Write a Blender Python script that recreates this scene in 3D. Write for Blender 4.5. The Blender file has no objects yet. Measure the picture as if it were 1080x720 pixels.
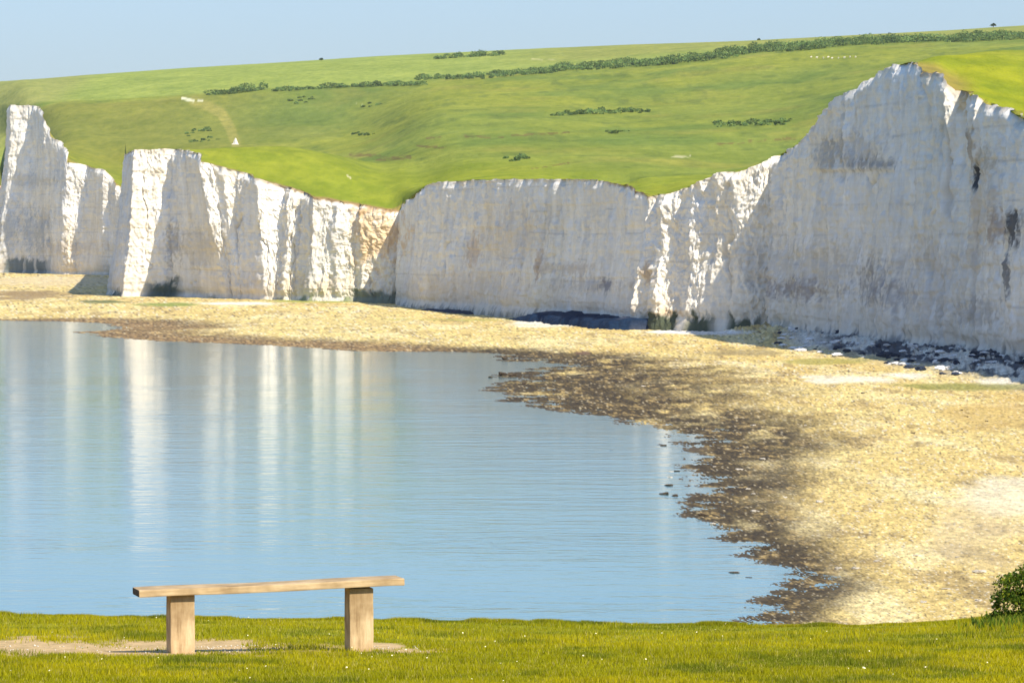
import bpy, bmesh, math, random
import numpy as np
from mathutils import Vector, Matrix

random.seed(7)
RNG = np.random.default_rng(11)
scene = bpy.context.scene
COL = scene.collection

# ------------------------------------------------------------------ survey constants
F = 5138.0            # focal length in photo pixels (1080 wide)
HY = 244.0            # photo row of the true horizon
CZ = 20.0             # camera height above the low-tide water


def z_of(y, D):
    return CZ + (HY - y) * D / F


def y_of(z, D):
    return HY - (z - CZ) * F / D


def x_of(px, D):
    return (px - 540.0) / F * D


# ------------------------------------------------------------------ numpy noise
def _hash(ix, iy, iz, seed):
    h = (ix.astype(np.int64) * 374761393 + iy.astype(np.int64) * 668265263 + iz.astype(np.int64) * 2147483647 + seed * 974711) & 0xFFFFFFFF
    h = ((h ^ (h >> 13)) * 1274126177) & 0xFFFFFFFF
    h = ((h ^ (h >> 16)) * 2246822519) & 0xFFFFFFFF
    h = h ^ (h >> 15)
    return (h & 0xFFFFFF).astype(np.float64) / 0xFFFFFF * 2.0 - 1.0


def vnoise(x, y, z, seed=0):
    x, y, z = np.broadcast_arrays(np.asarray(x, float), np.asarray(y, float), np.asarray(z, float))
    ix, iy, iz = np.floor(x), np.floor(y), np.floor(z)
    fx, fy, fz = x - ix, y - iy, z - iz
    fx = fx * fx * (3 - 2 * fx)
    fy = fy * fy * (3 - 2 * fy)
    fz = fz * fz * (3 - 2 * fz)
    r = 0
    for dx in (0, 1):
        wx = fx if dx else 1 - fx
        for dy in (0, 1):
            wy = fy if dy else 1 - fy
            for dz in (0, 1):
                wz = fz if dz else 1 - fz
                r = r + _hash(ix + dx, iy + dy, iz + dz, seed) * wx * wy * wz
    return r


def fbm(x, y, z=0.0, oct=4, seed=0, gain=0.5, lac=2.03):
    a, t, s = 1.0, 0.0, 0.0
    x, y, z = np.asarray(x, float), np.asarray(y, float), np.asarray(z, float)
    for o in range(oct):
        s = s + a * vnoise(x, y, z, seed + o * 17)
        t += a
        a *= gain
        x, y, z = x * lac + 11.3, y * lac + 5.7, z * lac + 3.1
    return s / t


def ss(a, b, x):
    t = np.clip((np.asarray(x, float) - a) / (b - a), 0, 1)
    return t * t * (3 - 2 * t)


def lerp3(a, b, t):
    return a * (1 - t[..., None]) + np.asarray(b, float) * t[..., None]


# ------------------------------------------------------------------ mesh helpers
def link(name, me, mat, parent=None):
    o = bpy.data.objects.new(name, me)
    COL.objects.link(o)
    if mat is not None:
        me.materials.append(mat)
    if parent is not None:
        o.parent = parent
    return o


def tag(o, label=None, cat=None, group=None, kind=None):
    if label:
        o['label'] = label
    if cat:
        o['category'] = cat
    if group:
        o['group'] = group
    if kind:
        o['kind'] = kind
    return o


def empty(name, loc=(0, 0, 0), rz=0.0):
    o = bpy.data.objects.new(name, None)
    COL.objects.link(o)
    o.empty_display_size = 0.2
    o.location = loc
    o.rotation_euler = (0, 0, rz)
    return o


def raw_mesh(name, V, faces_flat, nper, col=None, smooth=True):
    me = bpy.data.meshes.new(name)
    V = np.ascontiguousarray(V, dtype=np.float32).reshape(-1, 3)
    nf = len(faces_flat) // nper
    me.vertices.add(len(V))
    me.vertices.foreach_set('co', V.ravel())
    me.loops.add(nf * nper)
    me.loops.foreach_set('vertex_index', np.ascontiguousarray(faces_flat, dtype=np.int32))
    me.polygons.add(nf)
    me.polygons.foreach_set('loop_start', np.arange(0, nf * nper, nper, dtype=np.int32))
    me.polygons.foreach_set('use_smooth', np.full(nf, smooth, dtype=bool))
    me.update(calc_edges=True)
    if col is not None:
        at = me.color_attributes.new('Col', 'FLOAT_COLOR', 'POINT')
        c = np.ones((len(V), 4), dtype=np.float32)
        c[:, :3] = np.clip(np.asarray(col, float).reshape(-1, 3), 0, 1)
        at.data.foreach_set('color', c.ravel())
    return me


def grid_mesh(name, V, col=None, flip=False):
    nr, nc = V.shape[:2]
    idx = np.arange(nr * nc).reshape(nr, nc)
    a, b, c, d = idx[:-1, :-1], idx[:-1, 1:], idx[1:, 1:], idx[1:, :-1]
    q = np.stack([a, b, c, d] if not flip else [a, d, c, b], -1).reshape(-1)
    return raw_mesh(name, V, q, 4, col)


# ------------------------------------------------------------------ materials
def new_mat(name):
    m = bpy.data.materials.new(name)
    m.use_nodes = True
    nt = m.node_tree
    b = nt.nodes['Principled BSDF']
    return m, nt, b


def N(nt, typ, **kw):
    n = nt.nodes.new(typ)
    for k, v in kw.items():
        if k.startswith('i_'):
            n.inputs[k[2:].replace('_', ' ')].default_value = v
        else:
            setattr(n, k, v)
    return n


def L(nt, a, b):
    nt.links.new(a, b)


def mix_mul(nt, colA, colB, fac=1.0, blend='MULTIPLY'):
    n = nt.nodes.new('ShaderNodeMix')
    n.data_type = 'RGBA'
    n.blend_type = blend
    n.inputs['Factor'].default_value = fac
    L(nt, colA, n.inputs[6])
    L(nt, colB, n.inputs[7])
    return n.outputs[2]


def ramp(nt, fac, stops):
    r = nt.nodes.new('ShaderNodeValToRGB')
    while len(r.color_ramp.elements) > 1:
        r.color_ramp.elements.remove(r.color_ramp.elements[-1])
    for i, (p, c) in enumerate(stops):
        e = r.color_ramp.elements[0] if i == 0 else r.color_ramp.elements.new(p)
        e.position = p
        e.color = (c[0], c[1], c[2], 1)
    L(nt, fac, r.inputs[0])
    return r.outputs[0]


def mapped(nt, scale):
    tc = N(nt, 'ShaderNodeTexCoord')
    mp = N(nt, 'ShaderNodeMapping')
    mp.inputs['Scale'].default_value = scale
    L(nt, tc.outputs['Object'], mp.inputs[0])
    return mp.outputs[0]


def attr_mat(name, layers, rough=0.9, bump=None, spec=0.2):
    """vertex colour 'Col' multiplied by procedural noise layers [(scale vec, detail, lo, hi)]"""
    m, nt, b = new_mat(name)
    at = N(nt, 'ShaderNodeAttribute', attribute_name='Col')
    c = at.outputs['Color']
    for (sc, det, lo, hi) in layers:
        no = N(nt, 'ShaderNodeTexNoise')
        no.inputs['Scale'].default_value = 1.0
        no.inputs['Detail'].default_value = det
        no.inputs['Roughness'].default_value = 0.65
        L(nt, mapped(nt, sc), no.inputs['Vector'])
        rc = ramp(nt, no.outputs['Fac'], [(0.28, lo), (0.72, hi)])
        c = mix_mul(nt, c, rc)
    L(nt, c, b.inputs['Base Color'])
    b.inputs['Roughness'].default_value = rough
    b.inputs['Specular IOR Level'].default_value = spec
    if bump:
        no = N(nt, 'ShaderNodeTexNoise')
        no.inputs['Scale'].default_value = 1.0
        no.inputs['Detail'].default_value = 5
        no.inputs['Roughness'].default_value = 0.7
        L(nt, mapped(nt, bump[0]), no.inputs['Vector'])
        bp = N(nt, 'ShaderNodeBump')
        bp.inputs['Strength'].default_value = bump[1]
        bp.inputs['Distance'].default_value = bump[2]
        L(nt, no.outputs['Fac'], bp.inputs['Height'])
        L(nt, bp.outputs['Normal'], b.inputs['Normal'])
    return m


M = {}
M['chalk'] = attr_mat('chalk', [((.5, .35, .10), 6, (.84, .83, .81), (1.06, 1.06, 1.06)),
                                ((.05, .05, 1.6), 4, (.93, .92, .90), (1.02, 1.02, 1.02))],
                      rough=.95, bump=((1.3, 1.3, .8), .6, .35), spec=.1)
M['downs'] = attr_mat('downland_grass', [((.03, .012, .03), 6, (.74, .80, .74), (1.22, 1.16, 1.15)),
                                         ((.25, .05, .25), 6, (.74, .80, .76), (1.22, 1.16, 1.15))], rough=1.0, spec=.03, bump=((.13, .04, .13), .7, 1.6))
M['beach'] = attr_mat('beach_shingle', [((1.6, .5, 1.6), 6, (.55, .53, .50), (1.35, 1.34, 1.3)),
                                        ((.12, .05, .12), 5, (.92, .91, .88), (1.06, 1.06, 1.06))],
                      rough=.85, bump=((2.2, .9, 2.2), .8, .25), spec=.25)
M['lawn'] = attr_mat('lawn_soil', [((9, 5, 9), 6, (.7, .7, .65), (1.25, 1.22, 1.2)), ((60, 40, 60), 4, (.75, .75, .72), (1.2, 1.2, 1.15))],
                     rough=1.0, bump=((50, 50, 50), .6, .02), spec=.05)
M['rock'] = attr_mat('dark_rock', [((1.2, 1.2, 1.8), 5, (.6, .6, .65), (1.5, 1.5, 1.5))], rough=.85, bump=((2, 2, 2), .8, .3), spec=.12)


def leaf_mat(name, trans=.3):
    m, nt, b = new_mat(name)
    at = N(nt, 'ShaderNodeAttribute', attribute_name='Col')
    L(nt, at.outputs['Color'], b.inputs['Base Color'])
    b.inputs['Roughness'].default_value = .7
    b.inputs['Specular IOR Level'].default_value = .03
    tr = N(nt, 'ShaderNodeBsdfTranslucent')
    L(nt, at.outputs['Color'], tr.inputs['Color'])
    mx = N(nt, 'ShaderNodeMixShader')
    mx.inputs[0].default_value = trans
    L(nt, b.outputs[0], mx.inputs[1])
    L(nt, tr.outputs[0], mx.inputs[2])
    L(nt, mx.outputs[0], nt.nodes['Material Output'].inputs['Surface'])
    return m


M['leaf'] = leaf_mat('leaf', .3)
M['blade'] = leaf_mat('grass_blade', .4)


def flat_mat(name, col, rough=.8, spec=.2, noise=None):
    m, nt, b = new_mat(name)
    b.inputs['Roughness'].default_value = rough
    b.inputs['Specular IOR Level'].default_value = spec
    if noise:
        no = N(nt, 'ShaderNodeTexNoise')
        no.inputs['Scale'].default_value = 1
        no.inputs['Detail'].default_value = 5
        L(nt, mapped(nt, noise[0]), no.inputs['Vector'])
        c = ramp(nt, no.outputs['Fac'], [(.3, tuple(k * noise[1] for k in col)), (.7, tuple(min(1, k * noise[2]) for k in col))])
        L(nt, c, b.inputs['Base Color'])
    else:
        b.inputs['Base Color'].default_value = (*col, 1)
    return m


M['wool'] = flat_mat('sheep_wool', (.60, .56, .46), .95, .05, ((4, 4, 4), .85, 1.1))
M['sheep_skin'] = flat_mat('sheep_face', (.10, .09, .08), .8)
M['stone'] = flat_mat('marker_stone', (.62, .58, .50), .9, .1, ((2, 2, 2), .8, 1.15))
M['bark'] = flat_mat('bark', (.12, .09, .06), .9, .1, ((6, 6, 2), .6, 1.3))
M['petal'] = flat_mat('daisy_petal', (.74, .68, .42), .8)


def wood_mat(name, grain):
    m, nt, b = new_mat(name)
    v = mapped(nt, grain)
    no = N(nt, 'ShaderNodeTexNoise')
    no.inputs['Scale'].default_value = 3
    no.inputs['Detail'].default_value = 7
    no.inputs['Roughness'].default_value = .7
    L(nt, v, no.inputs['Vector'])
    c = ramp(nt, no.outputs['Fac'], [(.27, (.17, .105, .05)), (.40, (.38, .265, .14)), (.6, (.52, .385, .22)), (.8, (.62, .50, .32))])
    n2 = N(nt, 'ShaderNodeTexNoise')
    n2.inputs['Scale'].default_value = 5
    n2.inputs['Detail'].default_value = 4
    tc = N(nt, 'ShaderNodeTexCoord')
    L(nt, tc.outputs['Object'], n2.inputs['Vector'])
    c2 = ramp(nt, n2.outputs['Fac'], [(.34, (.62, .58, .53)), (.6, (1.06, 1.06, 1.06))])
    c = mix_mul(nt, c, c2)
    L(nt, c, b.inputs['Base Color'])
    b.inputs['Roughness'].default_value = .8
    b.inputs['Specular IOR Level'].default_value = .15
    bp = N(nt, 'ShaderNodeBump')
    bp.inputs['Strength'].default_value = .5
    bp.inputs['Distance'].default_value = .004
    L(nt, no.outputs['Fac'], bp.inputs['Height'])
    L(nt, bp.outputs['Normal'], b.inputs['Normal'])
    return m


M['wood'] = wood_mat('weathered_timber', (1.2, 9, 14))
M['wood_post'] = wood_mat('weathered_post', (9, 9, 1.0))

# ------------------------------------------------------------------ the cliff line
# each station: column at the cliff top, column at the foot, distance, row of the top, roughness of the wall
ST = [
    (-420, -420, 2480, 190, .8), (-150, -150, 2500, 193, .8), (-40, -45, 2540, 194, 1), (8.6, 8, 2560, 196, 1),
    # first stack-like headland
    (8.9, -6, 2150, 113, .4), (12, 0, 2108, 112, .5), (33, 22, 2100, 112, .8), (42, 40, 2082, 114, .4), (46, 49, 2072, 118, .4),
    (47.5, 53, 2066, 129, .5), (52.5, 56, 2064, 134, .8), (55, 58, 2060, 145, .4), (64, 63, 2050, 152, .4), (70, 72, 2040, 160, .6), (71.5, 75, 2039, 172, .9),
    (92, 84, 2033, 175, .9), (97, 100, 2025, 177, .4), (110, 113, 2005, 180, .4), (118, 120, 2003, 187, .7), (123, 124, 1993, 195, .5), (133, 133, 1990, 200, .9),
    # second headland
    (133.3, 117, 1385, 163, .4), (135, 121, 1372, 160, .3), (143, 131, 1345, 158, .5), (181, 184, 1341, 157.5, 1.0), (190, 204, 1330, 158, .35), (207, 236, 1312, 161, .35), (212, 246, 1307, 167, .5),
    (214, 247, 1306, 172, .8), (230, 252, 1305.5, 174, 1), (235, 254, 1301, 176, .5), (247, 257, 1299.5, 179, 1), (255, 262, 1296, 182, .6), (270, 286, 1283, 188, .35),
    (298, 302, 1281, 197, 1), (302, 307, 1276, 199, .6), (316, 315, 1274.5, 203, 1), (329, 332, 1262, 208, .35), (352, 352, 1259, 211, 1.), (356, 357, 1256, 212, .6),
    (378, 378, 1254, 215, 1), (383, 384, 1250, 216, .8), (405, 404, 1248, 220, 1.), (425, 424, 1247, 221, 1.),
    # third, flat-topped wall in shade
    (427, 426, 1232, 214, .4), (433, 432, 1214, 206, .4), (445, 444, 1190, 197, .5), (460, 459, 1174, 192, .5), (490, 488, 1152, 190, .5), (560, 556, 1084, 188.5, .5), (612, 605, 1040, 189, .5),
    (650, 642, 1004, 194, .5), (664, 656, 990, 197, .5), (674, 666, 978, 203, .5), (680, 671, 968, 207, .6),
    # rising wall with raking light
    (693, 689, 966, 206, 1.3), (698, 694, 960, 205, .9), (722, 718, 957, 199, 1.35), (729, 728, 951, 196, .9), (748, 742, 948.5, 188, 1.25), (764, 765, 943, 183, 1.0), (782, 783, 938, 180, .8),
    (804, 803, 936.5, 171, 1.2), (822, 822, 935, 164, 1.1),
    # the big headland
    (830, 829, 910, 157, .7), (845, 843, 888, 150, .6), (855, 853, 877, 138, .6), (862, 860, 869, 125, .6), (872, 870, 860, 112, .6), (880, 878, 853, 106, .6), (893, 890, 842, 100, .6),
    (910, 906, 827, 88, .5), (922, 918, 817, 79, .5), (940, 936, 802, 68, .5), (955, 951, 790, 66.5, .5), (970, 966, 779, 70, .5), (974, 971, 775, 76, .6), (985, 982, 767, 76.5, .6),
    (993, 990, 761, 78, .6), (995, 994, 757, 92, .6), (1002, 998, 756.5, 98, .8), (1008, 1003, 756, 97, .8), (1012, 1010, 750, 98, .6), (1018, 1019, 749, 98.5, .7), (1034, 1031, 731, 103, .6), (1040, 1035, 730.5, 110, .8),
    (1043, 1041, 724, 111, .6), (1055, 1053, 713, 112.5, .6), (1063, 1061, 706, 118, .6), (1070, 1069, 700, 126, .6), (1082, 1082, 690, 131, .6), (1140, 1140, 650, 140, .6), (1210, 1210, 605, 150, .6), (1320, 1320, 540, 165, .6),
]
ST = np.array(ST, float)
ST[:, 4] = np.where(ST[:, 4] > 1.15, 1.12, ST[:, 4])
ST[:, 4] = np.where(ST[:, 4] < .75, ST[:, 4] + .2, ST[:, 4])
ZB = .3


def densify():
    out = []
    for i in range(len(ST) - 1):
        a, b = ST[i], ST[i + 1]
        Xa, Xb = x_of(a[0], a[2]), x_of(b[0], b[2])
        arc = math.hypot(Xb - Xa, b[2] - a[2])
        n = int(max(2, abs(b[0] - a[0]) / .7, min(arc / .6, 160)))
        if b[0] < -30 or a[0] > 1100:
            n = max(2, n // 4)
        t = np.linspace(0, 1, n, endpoint=False)[:, None]
        za, zb = z_of(a[3], a[2]), z_of(b[3], b[2])
        Da = a[2] + (b[2] - a[2]) * t
        X = Xa + (Xb - Xa) * t
        z = za + (zb - za) * t
        pb = a[1] + (b[1] - a[1]) * t
        r = a[4] + (b[4] - a[4]) * t
        seg = np.full_like(t, i)
        out.append(np.hstack([X, Da, z, pb, r, seg]))
    return np.vstack(out)


C = densify()
nC = len(C)
cX, cD, cZ, cPB, cR = C[:, 0], C[:, 1], C[:, 2], C[:, 3], C[:, 4]
arc = np.concatenate([[0], np.cumsum(np.hypot(np.diff(cX), np.diff(cD)))])
# uneven top edge
cPX0 = cX / cD * F + 540
top_n = fbm(arc / 2.2, 0, 0, 4, seed=91) * .55 + fbm(arc / 9, 3, 0, 2, seed=92) * .7
cZ = cZ + top_n * np.interp(cPX0, [0, 140, 430, 680, 830, 1080], [1.0, .5, .45, .4, .6, .6])
# smoothed outward normal of the plan line
ti = np.linspace(0, arc[-1], int(arc[-1] / .5))
Xi, Di = np.interp(ti, arc, cX), np.interp(ti, arc, cD)


def smooth(a, w):
    k = np.hanning(w * 2 + 1)
    k /= k.sum()
    p = np.concatenate([np.full(w, a[0]), a, np.full(w, a[-1])])
    return np.convolve(p, k, 'valid')


tx, ty = np.gradient(smooth(Xi, 9)), np.gradient(smooth(Di, 9))
ln = np.hypot(tx, ty) + 1e-9
nx, ny = np.interp(arc, ti, ty / ln), np.interp(arc, ti, -tx / ln)
ln = np.hypot(nx, ny)
nx, ny = nx / ln, ny / ln

NR = 190
v = np.linspace(0, 1, NR)[:, None]                       # 0 foot, 1 top
H = (cZ - ZB)[None, :]
Zc = ZB + v * H
pbase_X = x_of(cPB, cD)
lean = (1 - v) ** 1.25
X = cX[None] * (1 - lean) + pbase_X[None] * lean
Dm = np.repeat(cD[None], NR, 0)
s = arc[None] + 0 * v
R = cR[None]
s0 = s
s = s0 + 2.2 * fbm(s0 / 9., Zc / 11., 2, 3, seed=201) + .5 * fbm(s0 / 2., Zc / 2.6, 3, 2, seed=202)
hft = (cZ[None] - Zc)                                    # metres below the top
# relief
flute = fbm(s / 7.0, Zc / 60.0, 1, 3, seed=3) * 1.7
rib = (1 - np.abs(fbm(s / 4.6, Zc / 16.0, 4, 3, seed=5)) * 2.2) * .75
scab = fbm(s / 1.45, Zc / 2.5, 8, 4, seed=8, gain=.62) * 1.0
fine = fbm(s / .75, Zc / .9, 2, 3, seed=21, gain=.6) * .35
bed = fbm(s / 40.0, Zc / 1.4 + 1.2 * fbm(s0 / 16., 0, 0, 2, seed=34), 6, 3, seed=33) * .13
slab = np.floor(fbm(s / 9.0, Zc / 12.0, 5, 2, seed=44) * 5) / 5 * .9
disp = (flute * .6 + rib * .5 + scab) * R ** 1.5 + (fine * 1.3 + slab * 1.1) * R + bed
cn = fbm(s0 / 13. + .25 * fbm(s0 / 3., Zc / 5., 3, 3, seed=205), Zc / 85., 0, 2, seed=204)
crack = np.exp(-(np.abs(cn) / .022) ** 2) * ss(-.2, .3, fbm(s0 / 30., Zc / 18., 4, 2, seed=206))
disp = disp - crack * 1.0
zw = Zc + 1.2 * fbm(s0 / 22., 0, 0, 2, seed=207)
stair = (zw / 5.2) % 1.0
disp = disp + (stair - .5) * -.2 * ss(-.35, .25, fbm(s0 / 17., Zc / 9., 2, 2, seed=208))
broad = fbm(s0 / 24., Zc / 30., 6, 3, seed=209) * 2.4 * np.minimum(R, 1)
disp = disp + broad
disp = disp * (.45 + .55 * ss(.0, .14, v)) + 1.9 * (1 - v) ** 2.2
lip = np.clip(1.6 - hft, 0, 1.6)
lipw = .12 + .75 * ss(-.25, .45, fbm(s0 / 5., 0, 0, 3, seed=70)) * np.where((cPX0 > 425) & (cPX0 < 690), .6, 1.)[None]
disp = disp - lip * lipw
# wave-cut notch at the foot
disp = disp - .8 * np.exp(-((Zc - 3.2) / .9) ** 2) * (.5 + .5 * fbm(s / 14., 0, 0, 2, seed=71))
pxm = X / Dm * F + 540
ym = y_of(Zc, Dm)
# hollow behind the dark gully on the big headland
def blob(px, py, cx, cy, rx, ry):
    return np.exp(-(((px - cx) / rx) ** 2 + ((py - cy) / ry) ** 2))
gully = np.maximum.reduce([blob(pxm, ym, 1033, 186, 4, 12), blob(pxm, ym, 1029, 165, 3, 16) * .6])
disp = disp - gully * 2.0
# the dirty overhung panel of the headland stands proud of the clean face below it
panel = ss(862, 866, pxm) * (1 - ss(942, 946, pxm)) * ss(.0, 4.0, 182 - ym)
disp = disp + panel * .4
sg_ = C[:, 5]
jf = np.ones(nC)
for k_ in (3, 20):
    m_ = sg_ == k_
    n_ = int(m_.sum())
    jf[m_] = ss(.93, 1.0, np.linspace(0, 1, n_))
    e0 = np.where(m_)[0][0]
    jf[e0 - 12:e0] *= np.linspace(1, 0, 12)
disp = disp * jf[None]
VX = X + nx[None] * disp
VD = Dm + ny[None] * disp
cliffV = np.stack([VX, VD, Zc], -1)

# --- chalk colours (stains that stay put, plus painted cave and crack shade)
px_, y_ = pxm, ym
base = np.zeros(VX.shape + (3,))
base[:] = (.87, .83, .75)
n3 = fbm(s / .7, Zc / .8, 5, 4, seed=61, gain=.7)
warm = ss(-.2, .5, fbm(s / 14., Zc / 22., 0, 4, seed=51))
base = lerp3(base, (.79, .73, .62), warm * .5)
cool = ss(0, .5, fbm(s / 8., Zc / 30., 0, 4, seed=53))
base = lerp3(base, (.80, .81, .82), cool * .45)
# dripping grey streaks
strk = ss(.05, .5, fbm(s / 3.4, Zc / 22., 3, 3, seed=55)) * ss(0, 10, hft)
base = lerp3(base, (.58, .57, .56), strk * .45 * (.4 + .9 * ss(-.3, .4, n3)))
# flint seams
seam = np.zeros_like(Zc)
for k, zf in enumerate((9.5, 14.0, 19.5, 24.5, 30.0, 35.5, 41.0)):
    zz = Zc - zf - .35 * fbm(s / 40., k, 0, 2, seed=60 + k)
    seam = np.maximum(seam, np.exp(-(zz / .16) ** 2) * ss(-.1, .35, fbm(s / 11., k * 3., 1, 3, seed=80 + k)))
base = lerp3(base, (.42, .40, .37), seam * .45)
pit = ss(.18, .5, n3) * ss(0, .5, fbm(s / 6., Zc / 6., 8, 3, seed=63))
base = lerp3(base, (.55, .53, .50), pit * .5)
light = ss(.1, .5, fbm(s / 5., Zc / 9., 12, 4, seed=64))
base = lerp3(base, (.93, .92, .90), light * .5)
fn_ = fbm(s0 / 5. + .35 * fbm(s0 / 1.5, Zc / 2.2, 3, 3, seed=215), Zc / 30., 0, 2, seed=214)
fis = np.exp(-(np.abs(fn_) / .03) ** 2) * ss(0, .4, fbm(s0 / 12., Zc / 7., 4, 3, seed=216))
base = lerp3(base, (.50, .46, .40), np.clip(crack + .8 * fis, 0, 1) * .5)  # crevice dirt and the missing relief shade painted along cracks and fissures
base = lerp3(base, (.82, .70, .50), ss(.1, .5, fbm(s / 6., Zc / 20., 21, 4, seed=66)) * .25)
# ochre low on every wall, grimy at the foot
foot = 1 - ss(2.0, 13., Zc + 3 * fbm(s / 10., Zc / 8., 0, 3, seed=57))
base = lerp3(base, (.66, .57, .45), foot * .5)
n1 = fbm(s / 3., Zc / 4., 0, 5, seed=58, gain=.62)
n2 = fbm(s / 1.2, Zc / 2.5, 0, 5, seed=59, gain=.65)


def stain_or_shade(b, cx, cy, rx, ry, col, amt, thr=.0, nz=None):
    nz = n1 if nz is None else nz
    m = blob(px_, y_, cx, cy, rx, ry)
    m = ss(-.05, .75, m * 1.25 - .40 + nz * .7 + n3 * .75 - thr) * np.minimum(1, m * 2.2)
    return lerp3(b, col, np.clip(m * amt * .9, 0, 1))


GR, OC, DK, BR = (.33, .315, .30), (.58, .42, .24), (.06, .06, .065), (.36, .28, .20)
base = stain_or_shade(base, 905, 160, 40, 26, (.48, .46, .44), .6)
base = stain_or_shade(base, 925, 172, 30, 12, (.20, .20, .21), .7, .15, n2)
base = stain_or_shade(base, 880, 165, 25, 20, (.42, .38, .32), .6)
base = stain_or_shade(base, 855, 285, 90, 42, (.52, .49, .45), .6)
base = stain_or_shade(base, 850, 305, 60, 16, (.24, .20, .20), .7, .2, n2)
base = stain_or_shade(base, 930, 300, 26, 32, (.26, .25, .27), .7, .15, n2)
base = stain_or_shade(base, 955, 310, 26, 26, (.25, .25, .29), .6, .2, n2)
base = stain_or_shade(base, 1040, 210, 18, 60, (.60, .50, .38), .6)
base = stain_or_shade(base, 1029, 152, 6, 26, BR, .8)
base = stain_or_shade(base, 1033, 187, 5, 13, DK, 1.2, -.35, n2)  # dark of the cave in the gully, painted over its hollow
base = stain_or_shade(base, 1042, 170, 10, 18, (.55, .46, .33), .7)
base = stain_or_shade(base, 1058, 240, 10, 22, (.38, .27, .19), .7)
base = stain_or_shade(base, 1074, 242, 9, 24, DK, 1.0, -.05, n2)
base = stain_or_shade(base, 1070, 290, 9, 30, (.13, .13, .14), .9, .05, n2)
base = stain_or_shade(base, 1040, 330, 26, 22, (.34, .31, .29), .6, .1)
base = stain_or_shade(base, 1012, 108, 4, 16, (.68, .46, .20), 1.0, -.3)
base = stain_or_shade(base, 1013, 98, 2, 2.5, DK, 1.2, -.5)
base = stain_or_shade(base, 1000, 300, 60, 60, (.55, .52, .50), .5)
base = stain_or_shade(base, 400, 250, 36, 40, (.74, .50, .24), .75)
base = stain_or_shade(base, 395, 222, 34, 5, (.50, .33, .17), .85)
base = stain_or_shade(base, 340, 300, 60, 12, (.66, .52, .34), .5)
base = stain_or_shade(base, 500, 262, 9, 24, (.58, .43, .30), .7)
base = stain_or_shade(base, 570, 280, 5, 22, (.48, .34, .24), .85)
base = stain_or_shade(base, 600, 283, 40, 8, (.55, .45, .35), .6)
base = stain_or_shade(base, 545, 250, 50, 40, (.66, .58, .48), .5)
base = stain_or_shade(base, 620, 300, 60, 12, (.45, .41, .37), .6, .1)
base = stain_or_shade(base, 640, 302, 9, 9, (.22, .22, .26), .8, .1, n2)
base = stain_or_shade(base, 490, 300, 60, 20, (.62, .54, .44), .5)
base = stain_or_shade(base, 688, 290, 9, 14, (.52, .38, .24), .8)
base = stain_or_shade(base, 712, 330, 18, 5, (.50, .36, .20), .8)
base = stain_or_shade(base, 185, 258, 14, 30, (.34, .32, .30), .7, .1, n2)
base = stain_or_shade(base, 215, 262, 26, 28, (.55, .50, .42), .6)
base = stain_or_shade(base, 30, 190, 40, 10, (.52, .50, .46), .6, .1)
base = stain_or_shade(base, 80, 262, 45, 10, (.66, .58, .48), .7)
base = stain_or_shade(base, 40, 245, 22, 30, (.38, .42, .47), .7, .1)
base = stain_or_shade(base, 8, 240, 16, 34, (.34, .40, .48), .6, .05)
for zc, amt in ((0, 1),):
    a = ss(-40, 5, px_) * (1 - ss(5, 9, px_)) * (arc[None] < arc[np.searchsorted(C[:, 5], 4)])
    base = lerp3(base, (.74, .52, .32), a * .8)
# green and black weed at the foot
def weed(b, x0, x1, zt, col, amt):
    w = ss(x0 - 4, x0 + 4, px_) * (1 - ss(x1 - 6, x1 + 6, px_))
    w = w * (1 - ss(zt - 1.4, zt + .3, Zc + 2.0 * n1 + 1.8 * n2)) * ss(-.5, .0, fbm(s / 6., 0, 0, 3, seed=62))
    return lerp3(b, col, np.clip(w * amt, 0, 1))
base = weed(base, 682, 835, 4.2, (.045, .065, .035), .95)
base = weed(base, 150, 193, 6.8, (.05, .085, .075), .95)
base = weed(base, 118, 136, 3.6, (.05, .08, .07), .9)
base = weed(base, 198, 240, 3.0, (.16, .18, .13), .8)
base = weed(base, 300, 375, 2.6, (.12, .17, .05), .8)
base = weed(base, 375, 425, 5.2, (.05, .10, .06), .8)
base = weed(base, 425, 680, 2.4, (.16, .15, .13), .7)
base = weed(base, -10, 52, 8.5, (.06, .11, .13), .8)
base = weed(base, 860, 1100, 3.0, (.14, .14, .15), .7)
# soil just under the turf
soil = (1 - ss(.15, .9, hft + .5 * fbm(s / 1.3, 0, 0, 3, seed=77)))
sw = np.interp(px_, [0, 130, 225, 290, 330, 424, 428, 620, 676, 690, 820, 850, 945, 965, 1000, 1050, 1080], [.3, .4, .4, .8, 1, 1, .3, .3, 1, .3, .2, .2, .2, .6, .5, .3, .2])
base = lerp3(base, (.30, .20, .10), soil * sw)

bounds = [0] + [int(np.searchsorted(C[:, 5], k)) for k in (4, 21, 43, 54, 63)] + [nC - 1]
cl_labels = [
    ('far cliff at the left edge, low and ochre tinted, beyond the square pinnacle headland', 'cliff'),
    ('distant chalk headland with a tall square pinnacle on its left and stepped crest', 'cliff'),
    ('fluted white cliff whose green crest slopes down to a grassy dip, sunlit in vertical stripes', 'cliff'),
    ('flat-topped grey shaded chalk wall in the middle of the bay', 'cliff'),
    ('rugged sunlit chalk wall climbing from the grassy dip to the big headland', 'cliff'),
    ('tallest chalk headland on the right, blue in shade with stained gully, its cave dark painted in', 'cliff'),
]
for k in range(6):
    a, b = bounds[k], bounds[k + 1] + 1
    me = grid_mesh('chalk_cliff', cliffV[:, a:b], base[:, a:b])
    tag(link('chalk_cliff', me, M['chalk']), cl_labels[k][0], 'cliff', 'chalk cliffs round the bay', 'structure')

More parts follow.
